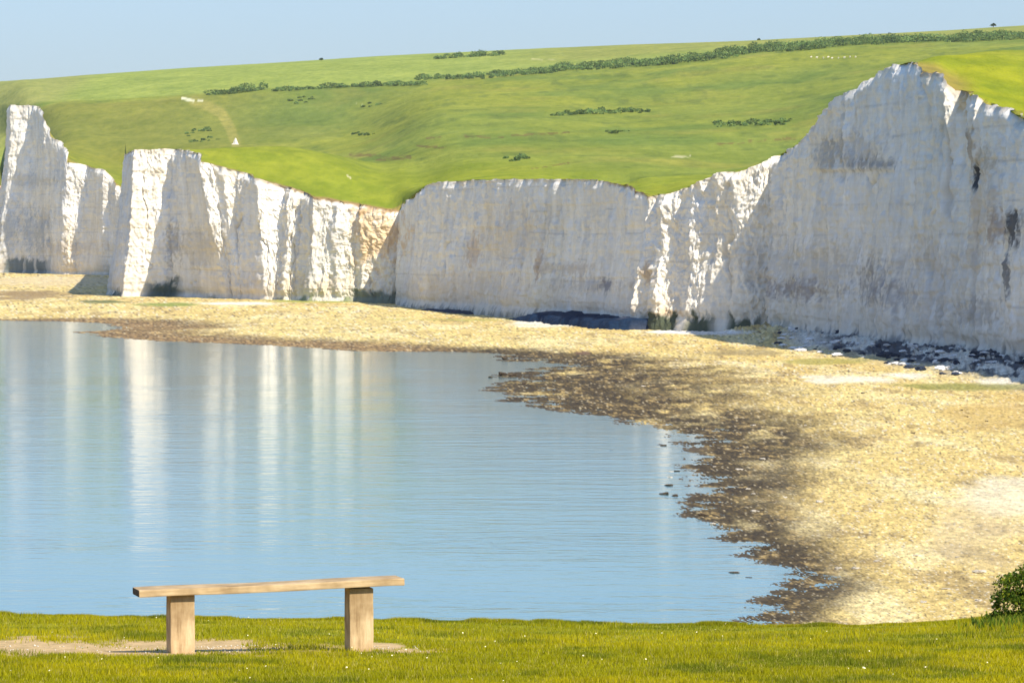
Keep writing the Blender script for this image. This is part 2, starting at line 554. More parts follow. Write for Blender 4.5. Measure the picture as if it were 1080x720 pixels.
# ------------------------------------------------------------------ downland terrain above the cliffs
TP = [-420, -40, 8, 9, 60, 100, 133, 134, 200, 300, 380, 425, 450, 560, 680, 760, 830, 900, 950, 1000, 1080, 1320]
# control distances / heights behind the edge (P1 brow, P2 dip, P3 slope)
P1D = [2520, 2580, 2600, 2190, 2100, 2080, 2040, 1400, 1385, 1433, 1440, 1300, 1250, 1150, 1040, 990, 960, 880, 830, 920, 1000, 960]
P1Z = [47, 47, 48, 71.5, 54.5, 50, 40, 41.7, 43.3, 45.6, 41, 28, 33.5, 33.0, 28.0, 31.0, 35.2, 43.8, 48, 53, 57.2, 57]
P2D = [2600, 2660, 2680, 2560, 2250, 2230, 2120, 2060, 1960, 1780, 1720, 1600, 1550, 1450, 1300, 1300, 1300, 1250, 1250, 1300, 1350, 1350]
P2Z = [55, 55, 56, 49.5, 62, 57, 47, 40.5, 40, 43, 46, 45, 47.5, 44.5, 38, 37, 38, 41, 45, 50, 58, 62]
P3D = [2750, 2780, 2790, 2790, 2450, 2400, 2300, 2250, 2250, 2250, 2250, 2100, 2000, 1900, 1900, 1900, 1900, 1900, 1900, 1900, 1900, 1900]
P3Z = [70, 72, 73, 73, 75, 70, 62, 60, 62, 62.5, 66, 68, 70, 66, 65, 67, 69, 75, 80, 84, 88.5, 96]
P4D = [2950, 2950, 2940, 2700, 2650, 2650, 2650, 2650, 2650, 2650, 2650, 2650, 2650, 2650, 2650, 2650, 2650, 2650, 2650, 2650, 2650, 2650]
Y4P = [-420, 0, 130, 220, 300, 400, 480, 560, 640, 720, 800, 900, 1000, 1080, 1320]
Y4Y = [126, 112, 107, 101, 95, 90, 83, 76, 70, 62, 53, 46, 42, 38, 28]
Y5P = [-420, 0, 100, 200, 300, 400, 480, 560, 680, 800, 900, 1000, 1080, 1320]
Y5Y = [110, 87, 79, 72, 66.5, 60, 56, 52, 47, 43, 38, 33, 27.5, 15]
D5, D6 = 3400.0, 4600.0


def pchip(xk, yk, xq):
    """xk,yk (n,cols) monotone in axis 0; xq (m,cols)"""
    h = np.diff(xk, axis=0)
    d = np.diff(yk, axis=0) / h
    m = np.zeros_like(yk)
    w1, w2 = 2 * h[1:] + h[:-1], h[1:] + 2 * h[:-1]
    with np.errstate(divide='ignore', invalid='ignore'):
        mm = (w1 + w2) / (w1 / d[:-1] + w2 / d[1:])
    m[1:-1] = np.where(d[:-1] * d[1:] > 0, mm, 0)
    m[0], m[-1] = d[0], d[-1]
    out = np.zeros_like(xq)
    n = len(xk)
    for i in range(n - 1):
        t = (xq - xk[i]) / h[i]
        msk = (t >= 0) & (t <= 1) if i < n - 2 else (t >= 0)
        if i == 0:
            msk = t <= 1
        tc = np.clip(t, 0, 1)
        hh = (2 * tc ** 3 - 3 * tc ** 2 + 1) * yk[i] + (tc ** 3 - 2 * tc ** 2 + tc) * h[i] * m[i] + (-2 * tc ** 3 + 3 * tc ** 2) * yk[i + 1] + (tc ** 3 - tc ** 2) * h[i] * m[i + 1]
        out = np.where(msk, hh, out)
    return out


topX, topD, topZ = cliffV[-1, :, 0], cliffV[-1, :, 1], cliffV[-1, :, 2]
colPX = cX / cD * F + 540
colPX = np.maximum.accumulate(colPX + np.arange(nC) * 1e-6)
JUMP = [(8.6 + 8.9) / 2, (133 + 133.3) / 2]          # columns where a nearer headland hides the far one
PXF = np.arange(-440, 1340, 2.0)


def side(px):
    return (np.asarray(px) > JUMP[0]).astype(int) + (np.asarray(px) > JUMP[1]).astype(int)


def soft(a, w):
    """smooth a table over columns, without mixing across the two jumps"""
    out = np.empty_like(a)
    sg = side(PXF)
    for k in range(3):
        m = sg == k
        n_ = int(m.sum())
        out[m] = smooth(a[m], max(1, min(w, n_ // 3)))
    return out


def soft_all(a, w):
    return smooth(a, w)


_ti = lambda t: np.interp(PXF, TP, t)
S0 = np.argsort(colPX)
_nj = (C[:, 5] != 3) & (C[:, 5] != 20)


def edge_tab(vals):
    out = np.zeros(len(PXF))
    for k_, (a_, b_) in enumerate(((0, 3), (4, 20), (21, 99))):
        m_ = (C[:, 5] >= a_) & (C[:, 5] < b_)
        q_ = side(PXF) == k_
        out[q_] = np.interp(PXF[q_], colPX[m_], vals[m_])
    return soft(out, 9)


E_D, E_Z = edge_tab(cD), edge_tab(cZ)
T_D = [soft(_ti(t), 32) for t in (P1D, P2D)]
T_Z = [soft(_ti(t), 32) for t in (P1Z, P2Z)]
T3D, T3Z = soft_all(_ti(P3D), 22), soft_all(_ti(P3Z), 22)
T4D = soft_all(_ti(P4D), 22)
T4Z = soft_all(z_of(np.interp(PXF, Y4P, Y4Y), _ti(P4D)), 16)
T5Z = soft_all(z_of(np.interp(PXF, Y5P, Y5Y), D5), 16)


def tab(t, px):
    """interpolate a table in columns, one side of each jump at a time"""
    sg, sp = side(PXF), side(px)
    out = np.zeros(np.shape(px))
    for k in range(3):
        m = sg == k
        q = sp == k
        out[q] = np.interp(px[q], PXF[m], t[m])
    return out


def base_z(px, D):
    """px (n,), D (m,n)"""
    J = lambda t: tab(t, px)
    d0, z0 = J(E_D), J(E_Z)
    d1 = np.maximum(J(T_D[0]), d0 + 12)
    d2 = np.maximum(J(T_D[1]), d1 + 20)
    d3 = np.maximum(np.interp(px, PXF, T3D), d2 + 20)
    d4 = np.maximum(np.interp(px, PXF, T4D), d3 + 20)
    z3, z4, z5 = (np.interp(px, PXF, t) for t in (T3Z, T4Z, T5Z))
    xk = np.stack([d0, d1, d2, d3, d4, D5 + 0 * px, D6 + 0 * px])
    z6 = z5 + .8 * (z5 - CZ) / D5 * (D6 - D5)
    yk = np.stack([z0, J(T_Z[0]), J(T_Z[1]), z3, z4, z5, z6])
    near_ = pchip(xk, yk, D)
    d3f, d4f = np.interp(px, PXF, T3D), np.interp(px, PXF, T4D)
    xk = np.stack([d3f - 400, d3f, d4f, D5 + 0 * px, D6 + 0 * px])
    yk = np.stack([z3 - 16, z3, z4, z5, z6])
    far_ = pchip(xk, yk, D)
    t = ss(0, 1, (D - d2) / (d3 - d2))
    return near_ * (1 - t) + far_ * t


def pchip(xk, yk, xq):
    h = np.diff(xk, axis=0)
    d = np.diff(yk, axis=0) / h
    m = np.zeros_like(yk)
    w1, w2 = 2 * h[1:] + h[:-1], h[1:] + 2 * h[:-1]
    with np.errstate(divide='ignore', invalid='ignore'):
        mm = (w1 + w2) / (w1 / d[:-1] + w2 / d[1:])
    m[1:-1] = np.where(d[:-1] * d[1:] > 0, mm, 0)
    m[0], m[-1] = d[0], d[-1]
    out = np.zeros_like(xq)
    n = len(xk)
    for i in range(n - 1):
        t = (xq - xk[i]) / h[i]
        msk = (t >= 0) & (t <= 1) if i < n - 2 else (t >= 0)
        if i == 0:
            msk = t <= 1
        tc = np.clip(t, 0, 1)
        hh = (2 * tc ** 3 - 3 * tc ** 2 + 1) * yk[i] + (tc ** 3 - 2 * tc ** 2 + tc) * h[i] * m[i] + (-2 * tc ** 3 + 3 * tc ** 2) * yk[i + 1] + (tc ** 3 - tc ** 2) * h[i] * m[i + 1]
        out = np.where(msk, hh, out)
    return out


def terrain_noise(Xw, Dw, D0):
    ramp_ = ss(10, 160, Dw - D0)
    return (fbm(Xw / 130., Dw / 130., 0, 4, seed=101) * 1.3 + fbm(Xw / 22., Dw / 30., 0, 3, seed=102) * .6) * ramp_ * (1 - .6 * ss(2900, 3300, Dw))


def ground_z(px, D):
    d0 = tab(E_D, px)
    return base_z(px, D) + terrain_noise(x_of(px[None], D), D, d0[None])


# columns, with one extra column at each jump so that far and near pieces meet
NT = 250
parts_idx = []
js = [int(np.searchsorted(C[:, 5], k)) for k in (3, 4, 20, 21)]
segs = [(0, js[0] + 1), (js[1], js[2] + 1), (js[3], nC)]
XT, DT, ZT, PT, FT, TD = [], [], [], [], [], []
for si, (a_, b_) in enumerate(segs):
    p = colPX[a_:b_].copy()
    if si < 2:
        hi = JUMP[si] + .12
        tx_, td_, tz_ = np.append(topX[a_:b_], topX[b_ - 1]), np.append(topD[a_:b_], topD[b_ - 1]), np.append(topZ[a_:b_], topZ[b_ - 1])
        p = np.append(p, hi)
    else:
        tx_, td_, tz_ = topX[a_:b_], topD[a_:b_], topZ[a_:b_]
    if si > 0:
        lo_ = JUMP[si - 1] - .12
        p = np.insert(p, 0, lo_)
        tx_, td_, tz_ = np.insert(tx_, 0, tx_[0]), np.insert(td_, 0, td_[0]), np.insert(tz_, 0, tz_[0])
    sg_lo = -1e9 if si == 0 else JUMP[si - 1] - .12
    sg_hi = 1e9 if si == 2 else JUMP[si] + .12
    p = np.clip(np.maximum.accumulate(p), sg_lo, sg_hi)
    uu = np.linspace(0, 1, NT)[:, None] ** 1.9
    D_ = td_[None] + (D6 - td_[None]) * uu
    pe = np.clip(p, -1e9 if si == 0 else JUMP[si - 1] + 1e-4, 1e9 if si == 2 else JUMP[si] - 1e-4)
    z_ = ground_z(pe, D_)
    e = np.exp(-(D_ - td_[None]) / 3.0)
    z_ = z_ + (tz_ - z_[0])[None] * e
    x_ = x_of(p[None], D_) + (tx_ - x_of(p, td_))[None] * e
    XT.append(x_), DT.append(D_), ZT.append(z_), PT.append(p), TD.append(td_)
Xt, Dt, Zt = np.hstack(XT), np.hstack(DT), np.hstack(ZT)
tcolPX, tTD = np.concatenate(PT), np.concatenate(TD)
terrV = np.stack([Xt, Dt, Zt], -1)
tcuts = np.cumsum([0] + [len(p) for p in PT])


def terrain_z(px, D):
    px, D = np.atleast_1d(np.asarray(px, float)), np.atleast_1d(np.asarray(D, float))
    return ground_z(px, D[None])[0]


# field tints
tpx, ty_ = Xt / Dt * F + 540, y_of(Zt, Dt)
g = np.zeros(terrV.shape)
g[:] = (.185, .225, .050)
m1 = ss(-.35, .4, fbm(Xt / 160., Dt / 300., 0, 4, seed=110))
g = lerp3(g, (.25, .265, .045), m1 * .8)
m2 = ss(.0, .45, fbm(Xt / 45., Dt / 110., 4, 4, seed=112))
g = lerp3(g, (.13, .185, .045), m2 * .8)
m5 = ss(.12, .45, fbm(Xt / 7., Dt / 34., 9, 4, seed=113, gain=.6))
g = lerp3(g, (.10, .14, .04), m5 * .6)
m3 = ss(.15, .5, fbm(Xt / 30., Dt / 90., 8, 4, seed=114))
g = lerp3(g, (.25, .235, .06), m3 * .5)
# near turf: saturated
near = 1 - ss(90, 330, Dt - tTD[None] + 60 * fbm(Xt / 40., Dt / 60., 2, 3, seed=115))
g = lerp3(g, (.26, .285, .018), near * .65)
nearR = near * ss(960, 1000, tpx)
g = lerp3(g, (.29, .30, .012), nearR * .65)
m4 = ss(.0, .4, fbm(Xt / 9., Dt / 30., 3, 4, seed=116)) * near
g = lerp3(g, (.16, .21, .02), m4 * .5)
# olive slope on the left, upper light fields
ol = (1 - ss(230, 330, tpx)) * ss(1900, 2150, Dt) * (1 - ss(2600, 2660, Dt))
g = lerp3(g, (.205, .205, .048), ol * .7)
ol2 = (1 - ss(20, 190, np.abs(tpx - 330))) * ss(2100, 2250, Dt) * (1 - ss(2500, 2640, Dt))
g = lerp3(g, (.16, .20, .05), ol2 * .5)
up = ss(2665, 2700, Dt + 20 * fbm(Xt / 80., 0, 0, 2, seed=117))
g = lerp3(g, (.27, .32, .085), up * .85)
strp = .5 + .5 * np.sin((tpx + .5 * ty_) / 3.1)
g = lerp3(g, (.25, .30, .07), up * strp * .25 * (1 - ss(280, 340, tpx)) * ss(95, 110, tpx))
pk = up * (1 - ss(60, 105, tpx + (ty_ - 90) * 1.2))
g = lerp3(g, (.28, .26, .11), pk * .5)
up2 = ss(2720, 2900, Dt) * ss(480, 640, tpx)
g = lerp3(g, (.25, .25, .075), up2 * .7)
# track curving down the far slope, with a bare chalk patch at its top
def band(px, py, pts, w):
    d = np.full(px.shape, 1e9)
    for (x0, y0), (x1, y1) in zip(pts[:-1], pts[1:]):
        dx, dy = x1 - x0, y1 - y0
        t = np.clip(((px - x0) * dx + (py - y0) * dy) / (dx * dx + dy * dy), 0, 1)
        d = np.minimum(d, np.hypot(px - x0 - t * dx, py - y0 - t * dy))
    return 1 - ss(w * .6, w * 1.15, d)
vis = ss(1800, 2000, Dt)
tr = band(tpx, ty_, [(205, 107), (220, 112), (234, 120), (243, 135), (249, 152)], 6) * vis
g = lerp3(g, (.30, .27, .085), tr * .75)
ch = np.maximum(band(tpx, ty_, [(193, 104), (204, 106.5)], 1.8), band(tpx, ty_, [(209, 106), (214, 106)], 1.0)) * vis
g = lerp3(g, (.72, .68, .58), ch * .95)
ch = np.maximum.reduce([band(tpx, ty_, [(366, 185), (370, 188)], .9), band(tpx, ty_, [(561, 62.5), (572, 63.5)], .8) * .5, band(tpx, ty_, [(578, 63), (584, 63.5)], .6) * .5, band(tpx, ty_, [(708, 166), (728, 165)], .9),
                        band(tpx, ty_, [(376, 110), (382, 110)], .6)])
g = lerp3(g, (.55, .50, .36), ch * .8)
# brown scrapes
for pts, w in (([(370, 163), (400, 165)], 2.2), ([(398, 168), (432, 166)], 2.6), ([(490, 144), (530, 145)], 1.5), ([(540, 143), (600, 140)], 1.3), ([(450, 146), (465, 145)], 1.3), ([(440, 154), (470, 156)], 1.3),
               ([(790, 149), (838, 146)], 2.0), ([(755, 152), (785, 151)], 1.0), ([(560, 178), (600, 172)], .9)):
    b_ = band(tpx, ty_, pts, w) * ss(-.45, .2, fbm(tpx / 5., ty_ / 1.2, 0, 3, seed=119))
    g = lerp3(g, (.14, .10, .045), b_ * .8)
g = g * np.array([1.0, 1.02, .84])
# worn edge above the drop
edge = (1 - ss(1.5, 7, Dt - tTD[None] + 3 * fbm(Xt / 2., Dt / 4., 0, 3, seed=118)))
ew = np.interp(tcolPX, [0, 60, 125, 130, 200, 300, 420, 430, 600, 670, 684, 830, 940, 960, 1000, 1020, 1080], [.5, .6, .9, .3, .4, .9, .9, .3, .4, .9, .4, .3, .4, .9, .8, .6, .4])
g = lerp3(g, (.30, .20, .085), edge * ew[None] * .8)
ex = (1 - ss(25, 70, Dt - tTD[None])) * ss(955, 965, tpx) * (1 - ss(1005, 1035, tpx))
g = lerp3(g, (.32, .22, .07), ex * .7)
fl = []
nr_, nc_ = terrV.shape[:2]
idx = np.arange(nr_ * nc_).reshape(nr_, nc_)
for k0, k1 in zip(tcuts[:-1], tcuts[1:]):
    q = idx[:, k0:k1]
    fl.append(np.stack([q[:-1, :-1], q[:-1, 1:], q[1:, 1:], q[1:, :-1]], -1).reshape(-1))
me = raw_mesh('hills', terrV, np.concatenate(fl), 4, g)
tag(link('hills', me, M['downs']), 'green rolling downland above the white cliffs under a pale sky', 'hills', None, 'structure')

# ------------------------------------------------------------------ beach and water
SH = [(-600, 326), (-200, 334), (0, 338), (60, 338.5), (110, 341), (132, 346), (118, 348.5), (80, 350), (120, 356), (180, 360), (250, 362), (320, 366), (380, 370.5), (440, 371), (500, 374), (545, 379), (588, 384),
      (572, 390), (545, 397), (552, 404), (560, 414), (572, 430), (610, 437), (655, 441), (692, 449), (712, 460), (735, 478), (728, 490), (752, 505), (738, 520), (728, 545), (765, 552), (775, 570), (792, 585), (815, 592), (838, 603), (842, 618), (805, 640), (790, 665), (780, 700), (770, 760), (760, 900)]
SH = np.array([(x_of(a, F * CZ / (b - HY)), F * CZ / (b - HY)) for a, b in SH])
poly = np.vstack([SH, [(400, 60), (3000, 60), (3000, 6000), (-3000, 6000), (-3000, SH[0, 1])]])


def shore_dist(Xw, Dw):
    d = np.full(Xw.shape, 1e9)
    inside = np.zeros(Xw.shape, bool)
    for (x0, y0), (x1, y1) in zip(SH[:-1], SH[1:]):
        dx, dy = x1 - x0, y1 - y0
        t = np.clip(((Xw - x0) * dx + (Dw - y0) * dy) / (dx * dx + dy * dy), 0, 1)
        d = np.minimum(d, np.hypot(Xw - x0 - t * dx, Dw - y0 - t * dy))
    P = poly
    for i in range(len(P)):
        x0, y0 = P[i]
        x1, y1 = P[(i + 1) % len(P)]
        if y0 == y1:
            continue
        c = ((y0 > Dw) != (y1 > Dw)) & (Xw < (x1 - x0) * (Dw - y0) / (y1 - y0) + x0)
        inside ^= c
    return np.where(inside, d, -d)


ys = np.concatenate([np.arange(277.5, 300, 1.0), np.arange(300, 420, .55), np.arange(420, 700, .7), np.arange(700, 1010, 5.)])
pxs = np.concatenate([np.arange(-300, 1330, 1.9), np.arange(1336, 2400, 8.)])
Db = (F * CZ / (ys - HY))[:, None] + 0 * pxs[None]
Xb = x_of(pxs[None], Db)
sd = shore_dist(Xb, Db)
wob = fbm(Xb / 9., Db / 14., 0, 4, seed=130, gain=.6) * 9 + fbm(Xb / 30., Db / 40., 0, 2, seed=131) * 6
wk = np.interp(pxs, [0, 420, 540, 620], [.25, .3, 1, 1])[None] * np.interp(Db, [250, 330, 430, 560, 800], [.05, .08, .2, .6, 1.1])
sdn = sd + .6 + wob * wk
land = ss(-3, 30, sdn)
Zb = np.where(sdn > 0, np.minimum(.022 * sdn, np.interp(pxs, [0, 360, 500, 1100], [2.1, 2.0, .65, .5])[None]), .05 * np.maximum(sdn, -40))
rough_amp = np.interp(pxs, [0, 400, 560, 1080], [.10, .14, .2, .2])[None] * np.interp(Db, [250, 400, 600], [.35, .6, 1])
bump = fbm(Xb / 2.6, Db / 6., 0, 4, seed=133, gain=.65) * 1.5 * rough_amp + RNG.uniform(-1, 1, Xb.shape) * .42 * rough_amp
Zb = Zb + bump * np.where(sdn > -8, 1, 0) * np.interp(sdn, [-8, 0, 6], [.7, .8, 1.0])
# storm bank and rubble rising to the foot of the big headland
cd = np.interp(np.clip(Db, 540, 2560), np.flip(cD[bounds[2]:][::-1])[::-1] if False else np.sort(cD[bounds[2]:]), (cX[bounds[2]:])[np.argsort(cD[bounds[2]:])])
toC = cd - Xb                                               # metres seaward of the wall (right-hand cliffs run away from the viewer)
rub = (1 - ss(3, 22, toC)) * ss(400, 450, Db) * (1 - ss(905, 960, Db))
tal = np.clip(1 - toC / 15., 0, 1.25) * (Db > 400) * (Db < 930)
Zb = Zb + tal * 2.1 + ss(0, .35, tal) * (.75 * fbm(Xb / 2.2, Db / 7., 0, 4, seed=135, gain=.65) + RNG.uniform(-.22, .22, Xb.shape))
by = y_of(Zb, Db)
bpx = pxs[None] + 0 * Db
k = np.zeros(Xb.shape + (3,))
k[:] = (.67, .53, .21)
q1 = ss(-.25, .35, fbm(Xb / 12., Db / 40., 0, 4, seed=140, gain=.6))
k = lerp3(k, (.60, .43, .14), q1 * .5)
q2 = ss(.0, .4, fbm(Xb / 5., Db / 30., 3, 4, seed=141, gain=.6))
k = lerp3(k, (.80, .69, .39), q2 * .5)
q3 = ss(.12, .4, fbm(Xb / 2.5, Db / 14., 6, 4, seed=142, gain=.65))
k = lerp3(k, (.26, .18, .08), q3 * .55)
# weed-covered brown zone along the water
wn = fbm(Xb / 5., Db / 22., 1, 5, seed=143, gain=.65)
wwid = np.interp(Db, [240, 290, 350, 435, 520, 590, 660, 740, 800, 1000], [5.2, 7, 9.5, 14.5, 25, 36, 33, 22, 24, 25]) * np.interp(pxs, [0, 100, 200], [.35, .9, 1])[None]
wd = 1 - ss(.35, 1.25, sdn / wwid + wn * .55)
wd2 = ss(-.45, .1, wn + .25 - .5 * ss(.5, 1.3, sdn / wwid))
k = lerp3(k, (.046, .029, .008), wd * wd2 * .97)
farw = (1 - ss(430, 520, bpx)) * (1 - ss(.2, 1.2, sdn / wwid + .4 * wn))
k = lerp3(k, (.27, .175, .075), farw * .85)
spk = RNG.uniform(0, 1, Xb.shape)
n4 = fbm(Xb / .9, Db / 3.2, 4, 4, seed=144, gain=.7)
k = lerp3(k, (.46, .33, .13), ss(.10, .35, n4) * .55 * wd)
sp2 = RNG.uniform(0, 1, Xb.shape)
k = k * (1 + (sp2 - .5) * np.interp(wd, [0, 1], [.5, 1.1]))[..., None]
k = lerp3(k, (.66, .56, .36), (spk > .965) * .6 * wd)
k = lerp3(k, (.06, .045, .03), (spk < .05) * .8 * (1 - .6 * wd))
k = lerp3(k, (.80, .75, .62), ((spk > .60) & (spk < .66)) * .7 * (1 - wd))


def patch(kc, cx, cy, rx, ry, col, amt, thr=0.):
    m = blob(bpx, by, cx, cy, rx, ry)
    m = ss(0, .5, m * 1.2 - .4 + wn * .8 - thr) * np.minimum(1, m * 2.5)
    return lerp3(kc, col, np.clip(m * amt, 0, 1))


k = patch(k, 1060, 520, 60, 26, (.80, .73, .56), .6)
k = patch(k, 1030, 560, 60, 40, (.66, .54, .32), .5)
k = patch(k, 1020, 408, 90, 5, (.25, .25, .05), .85)
k = patch(k, 870, 381, 60, 5, (.34, .31, .06), .75)
k = patch(k, 1050, 440, 60, 26, (.50, .34, .10), .6)
k = patch(k, 900, 400, 60, 5, (.80, .75, .63), .8)
k = patch(k, 960, 396, 40, 4, (.80, .77, .68), .8)
k = patch(k, 1060, 401, 50, 4, (.78, .74, .64), .8)
k = patch(k, 740, 350, 60, 2.4, (.82, .80, .76), 1.0, -.2)
k = patch(k, 570, 341, 40, 4, (.80, .76, .66), .9)
k = patch(k, 180, 321, 40, 2.2, (.22, .28, .05), .9, -.1)
k = patch(k, 105, 318, 30, 1.8, (.12, .15, .05), .9, -.1)
k = patch(k, 340, 317, 60, 2.2, (.30, .34, .06), .8, -.1)
k = patch(k, 250, 320, 50, 1.8, (.82, .78, .68), .9, -.1)
k = patch(k, 30, 311, 60, 6, (.26, .18, .09), .8)
k = patch(k, 60, 296, 90, 6, (.66, .55, .36), .6)
k = patch(k, 480, 337, 80, 1.5, (.35, .36, .08), .6)
k = patch(k, 790, 372, 50, 4, (.28, .22, .10), .7)
k = patch(k, 615, 372, 9, 1.8, (.16, .09, .06), .9, -.2)
# navy rock patches in the chalk rubble, the headland's foot shadow painted in
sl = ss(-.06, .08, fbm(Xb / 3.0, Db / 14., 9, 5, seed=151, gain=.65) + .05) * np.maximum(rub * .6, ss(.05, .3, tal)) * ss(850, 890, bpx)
rub = np.maximum(rub * .6, ss(.05, .3, tal)) * ss(815, 850, bpx)
k = lerp3(k, (.74, .73, .70), rub * .8)
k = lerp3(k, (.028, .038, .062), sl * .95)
sand = 1 - ss(-.6, .6, sdn)
k = lerp3(k, (.10, .075, .045), sand * .8)
beachV = np.stack([Xb, Db, Zb], -1)
me = grid_mesh('beach', beachV, k, flip=True)
tag(link('beach', me, M['beach']), 'pale shingle and brown weedy foreshore curving round the bay', 'beach', None, 'structure')


def water_mat():
    m, nt, b = new_mat('sea_water')
    b.inputs['Base Color'].default_value = (.07, .175, .175, 1)
    b.inputs['Roughness'].default_value = .07
    b.inputs['IOR'].default_value = 1.333
    b.inputs['Specular IOR Level'].default_value = .5
    h = None
    for (sc, amp) in (((.05, .09, 1), .30), ((.17, .28, 1), .30), ((.5, .75, 1), .17), ((1.6, 2.2, 1), .05)):
        no = N(nt, 'ShaderNodeTexNoise')
        no.inputs['Scale'].default_value = 1
        no.inputs['Detail'].default_value = 2
        L(nt, mapped(nt, sc), no.inputs['Vector'])
        mu = N(nt, 'ShaderNodeMath', operation='MULTIPLY')
        mu.inputs[1].default_value = amp
        L(nt, no.outputs['Fac'], mu.inputs[0])
        if h is None:
            h = mu.outputs[0]
        else:
            ad = N(nt, 'ShaderNodeMath', operation='ADD')
            L(nt, h, ad.inputs[0])
            L(nt, mu.outputs[0], ad.inputs[1])
            h = ad.outputs[0]
    # calm and ruffled lanes
    ln_ = N(nt, 'ShaderNodeTexNoise')
    ln_.inputs['Scale'].default_value = 1
    ln_.inputs['Detail'].default_value = 3
    L(nt, mapped(nt, (.012, .03, 1)), ln_.inputs['Vector'])
    mr = N(nt, 'ShaderNodeMapRange')
    mr.inputs[1].default_value, mr.inputs[2].default_value = .35, .65
    mr.inputs[3].default_value, mr.inputs[4].default_value = .45, 1.0
    L(nt, ln_.outputs['Fac'], mr.inputs[0])
    bp = N(nt, 'ShaderNodeBump')
    bp.inputs['Distance'].default_value = .20
    L(nt, mr.outputs[0], bp.inputs['Strength'])
    L(nt, h, bp.inputs['Height'])
    L(nt, bp.outputs['Normal'], b.inputs['Normal'])
    return m


M['water'] = water_mat()
W = 5000
gx = np.concatenate([np.linspace(-W, -700, 12), np.linspace(-600, 600, 40), np.linspace(700, 3000, 8)])
gy = np.concatenate([np.linspace(-1500, 60, 10), np.linspace(100, 1300, 60), np.linspace(1400, W, 20)])
wv = np.stack(np.meshgrid(gx, gy) + [np.zeros((len(gy), len(gx)))], -1)
tag(link('sea', grid_mesh('sea', wv), M['water']), 'calm pale blue sea in the bay with cliff reflections', 'sea', None, 'structure')

# ------------------------------------------------------------------ foreground lawn
BROW_P = [-200, 0, 170, 430, 560, 760, 900, 990, 1030, 1080, 1300]
BROW_Y = [650, 650, 652.5, 656, 658, 660.5, 661, 658.5, 655, 650, 640]
DB = 40.0


def lawn_z(px, D):
    px, D = np.asarray(px, float), np.asarray(D, float)
    yb = np.interp(px, BROW_P, BROW_Y)
    zb = CZ - (yb - HY) * DB / F
    z32 = 17.235
    z26 = CZ - 476 * 26 / F
    z = np.where(D < 26, 18.4 + (z26 - 18.4) * ss(-8, 34, D) / ss(-8, 34, 26.), 0)
    t1 = np.clip((D - 26) / 6, 0, 1)
    t2 = np.clip((D - 32) / 8, 0, 1)
    z = np.where((D >= 26) & (D < 32), z26 + (z32 - z26) * t1, z)
    z = np.where((D >= 32) & (D < 40), z32 + (zb - z32) * t2, z)
    over = np.maximum(D - 40, 0)
    z = np.where(D >= 40, zb - .056 * over - .035 * over ** 2, z)
    X_ = x_of(px, D)
    z = z + (fbm(X_ / 1.3, D / 1.3, 0, 3, seed=160) * .028 + fbm(X_ / .35, D / .35, 0, 2, seed=161) * .008) * ss(20, 24, D) * (1 - .6 * blob(X_, D, -1.6, 32, 1.4, .8))
    return z


def bare_mask(X_, D):
    px = X_ / D * F + 540
    yy = y_of(lawn_z(px, D), D)
    n_ = fbm(X_ / .35, D / .8, 3, 5, seed=165, gain=.65) * 1.5
    px = px + n_ * 45
    a = band(px, yy + n_ * 5, [(-80, 683), (268, 682.5)], 10)
    b = band(px, yy + n_ * 6, [(392, 684), (445, 684)], 6) * .9
    c = band(px, yy + n_ * 6, [(285, 684), (400, 684)], 4) * .5
    return np.clip(np.maximum.reduce([a, b, c]) * (1 + .7 * n_) , 0, 1)


lD = np.concatenate([np.linspace(-6, 22, 30), np.linspace(22.5, 42, 160), np.linspace(42.3, 72, 70)])[:, None]
lX = np.concatenate([np.linspace(-40, -7, 40), np.linspace(-6.8, 6.8, 240), np.linspace(7, 40, 40)])[None]
lXg, lDg = lX + 0 * lD, lD + 0 * lX
lpx = np.where(lDg > 5, lXg / np.maximum(lDg, 5) * F + 540, 540)
lZ = lawn_z(lpx, lDg)
lZ = np.maximum(lZ, -2)
bm_ = bare_mask(lXg, np.maximum(lDg, 20)) * (lDg > 24)
lc = np.zeros(lXg.shape + (3,))
lc[:] = (.24, .25, .016)
lc = lerp3(lc, (.32, .29, .02), ss(-.2, .4, fbm(lXg / .8, lDg / 1.6, 0, 4, seed=166)) * .7)
lc = lerp3(lc, (.56, .40, .23), ss(.05, .7, bm_) * .92)
me = grid_mesh('ground', np.stack([lXg, lDg, lZ], -1), lc)
tag(link('ground', me, M['lawn']), 'clifftop lawn in the foreground with a worn bare strip under the bench', 'lawn', None, 'structure')


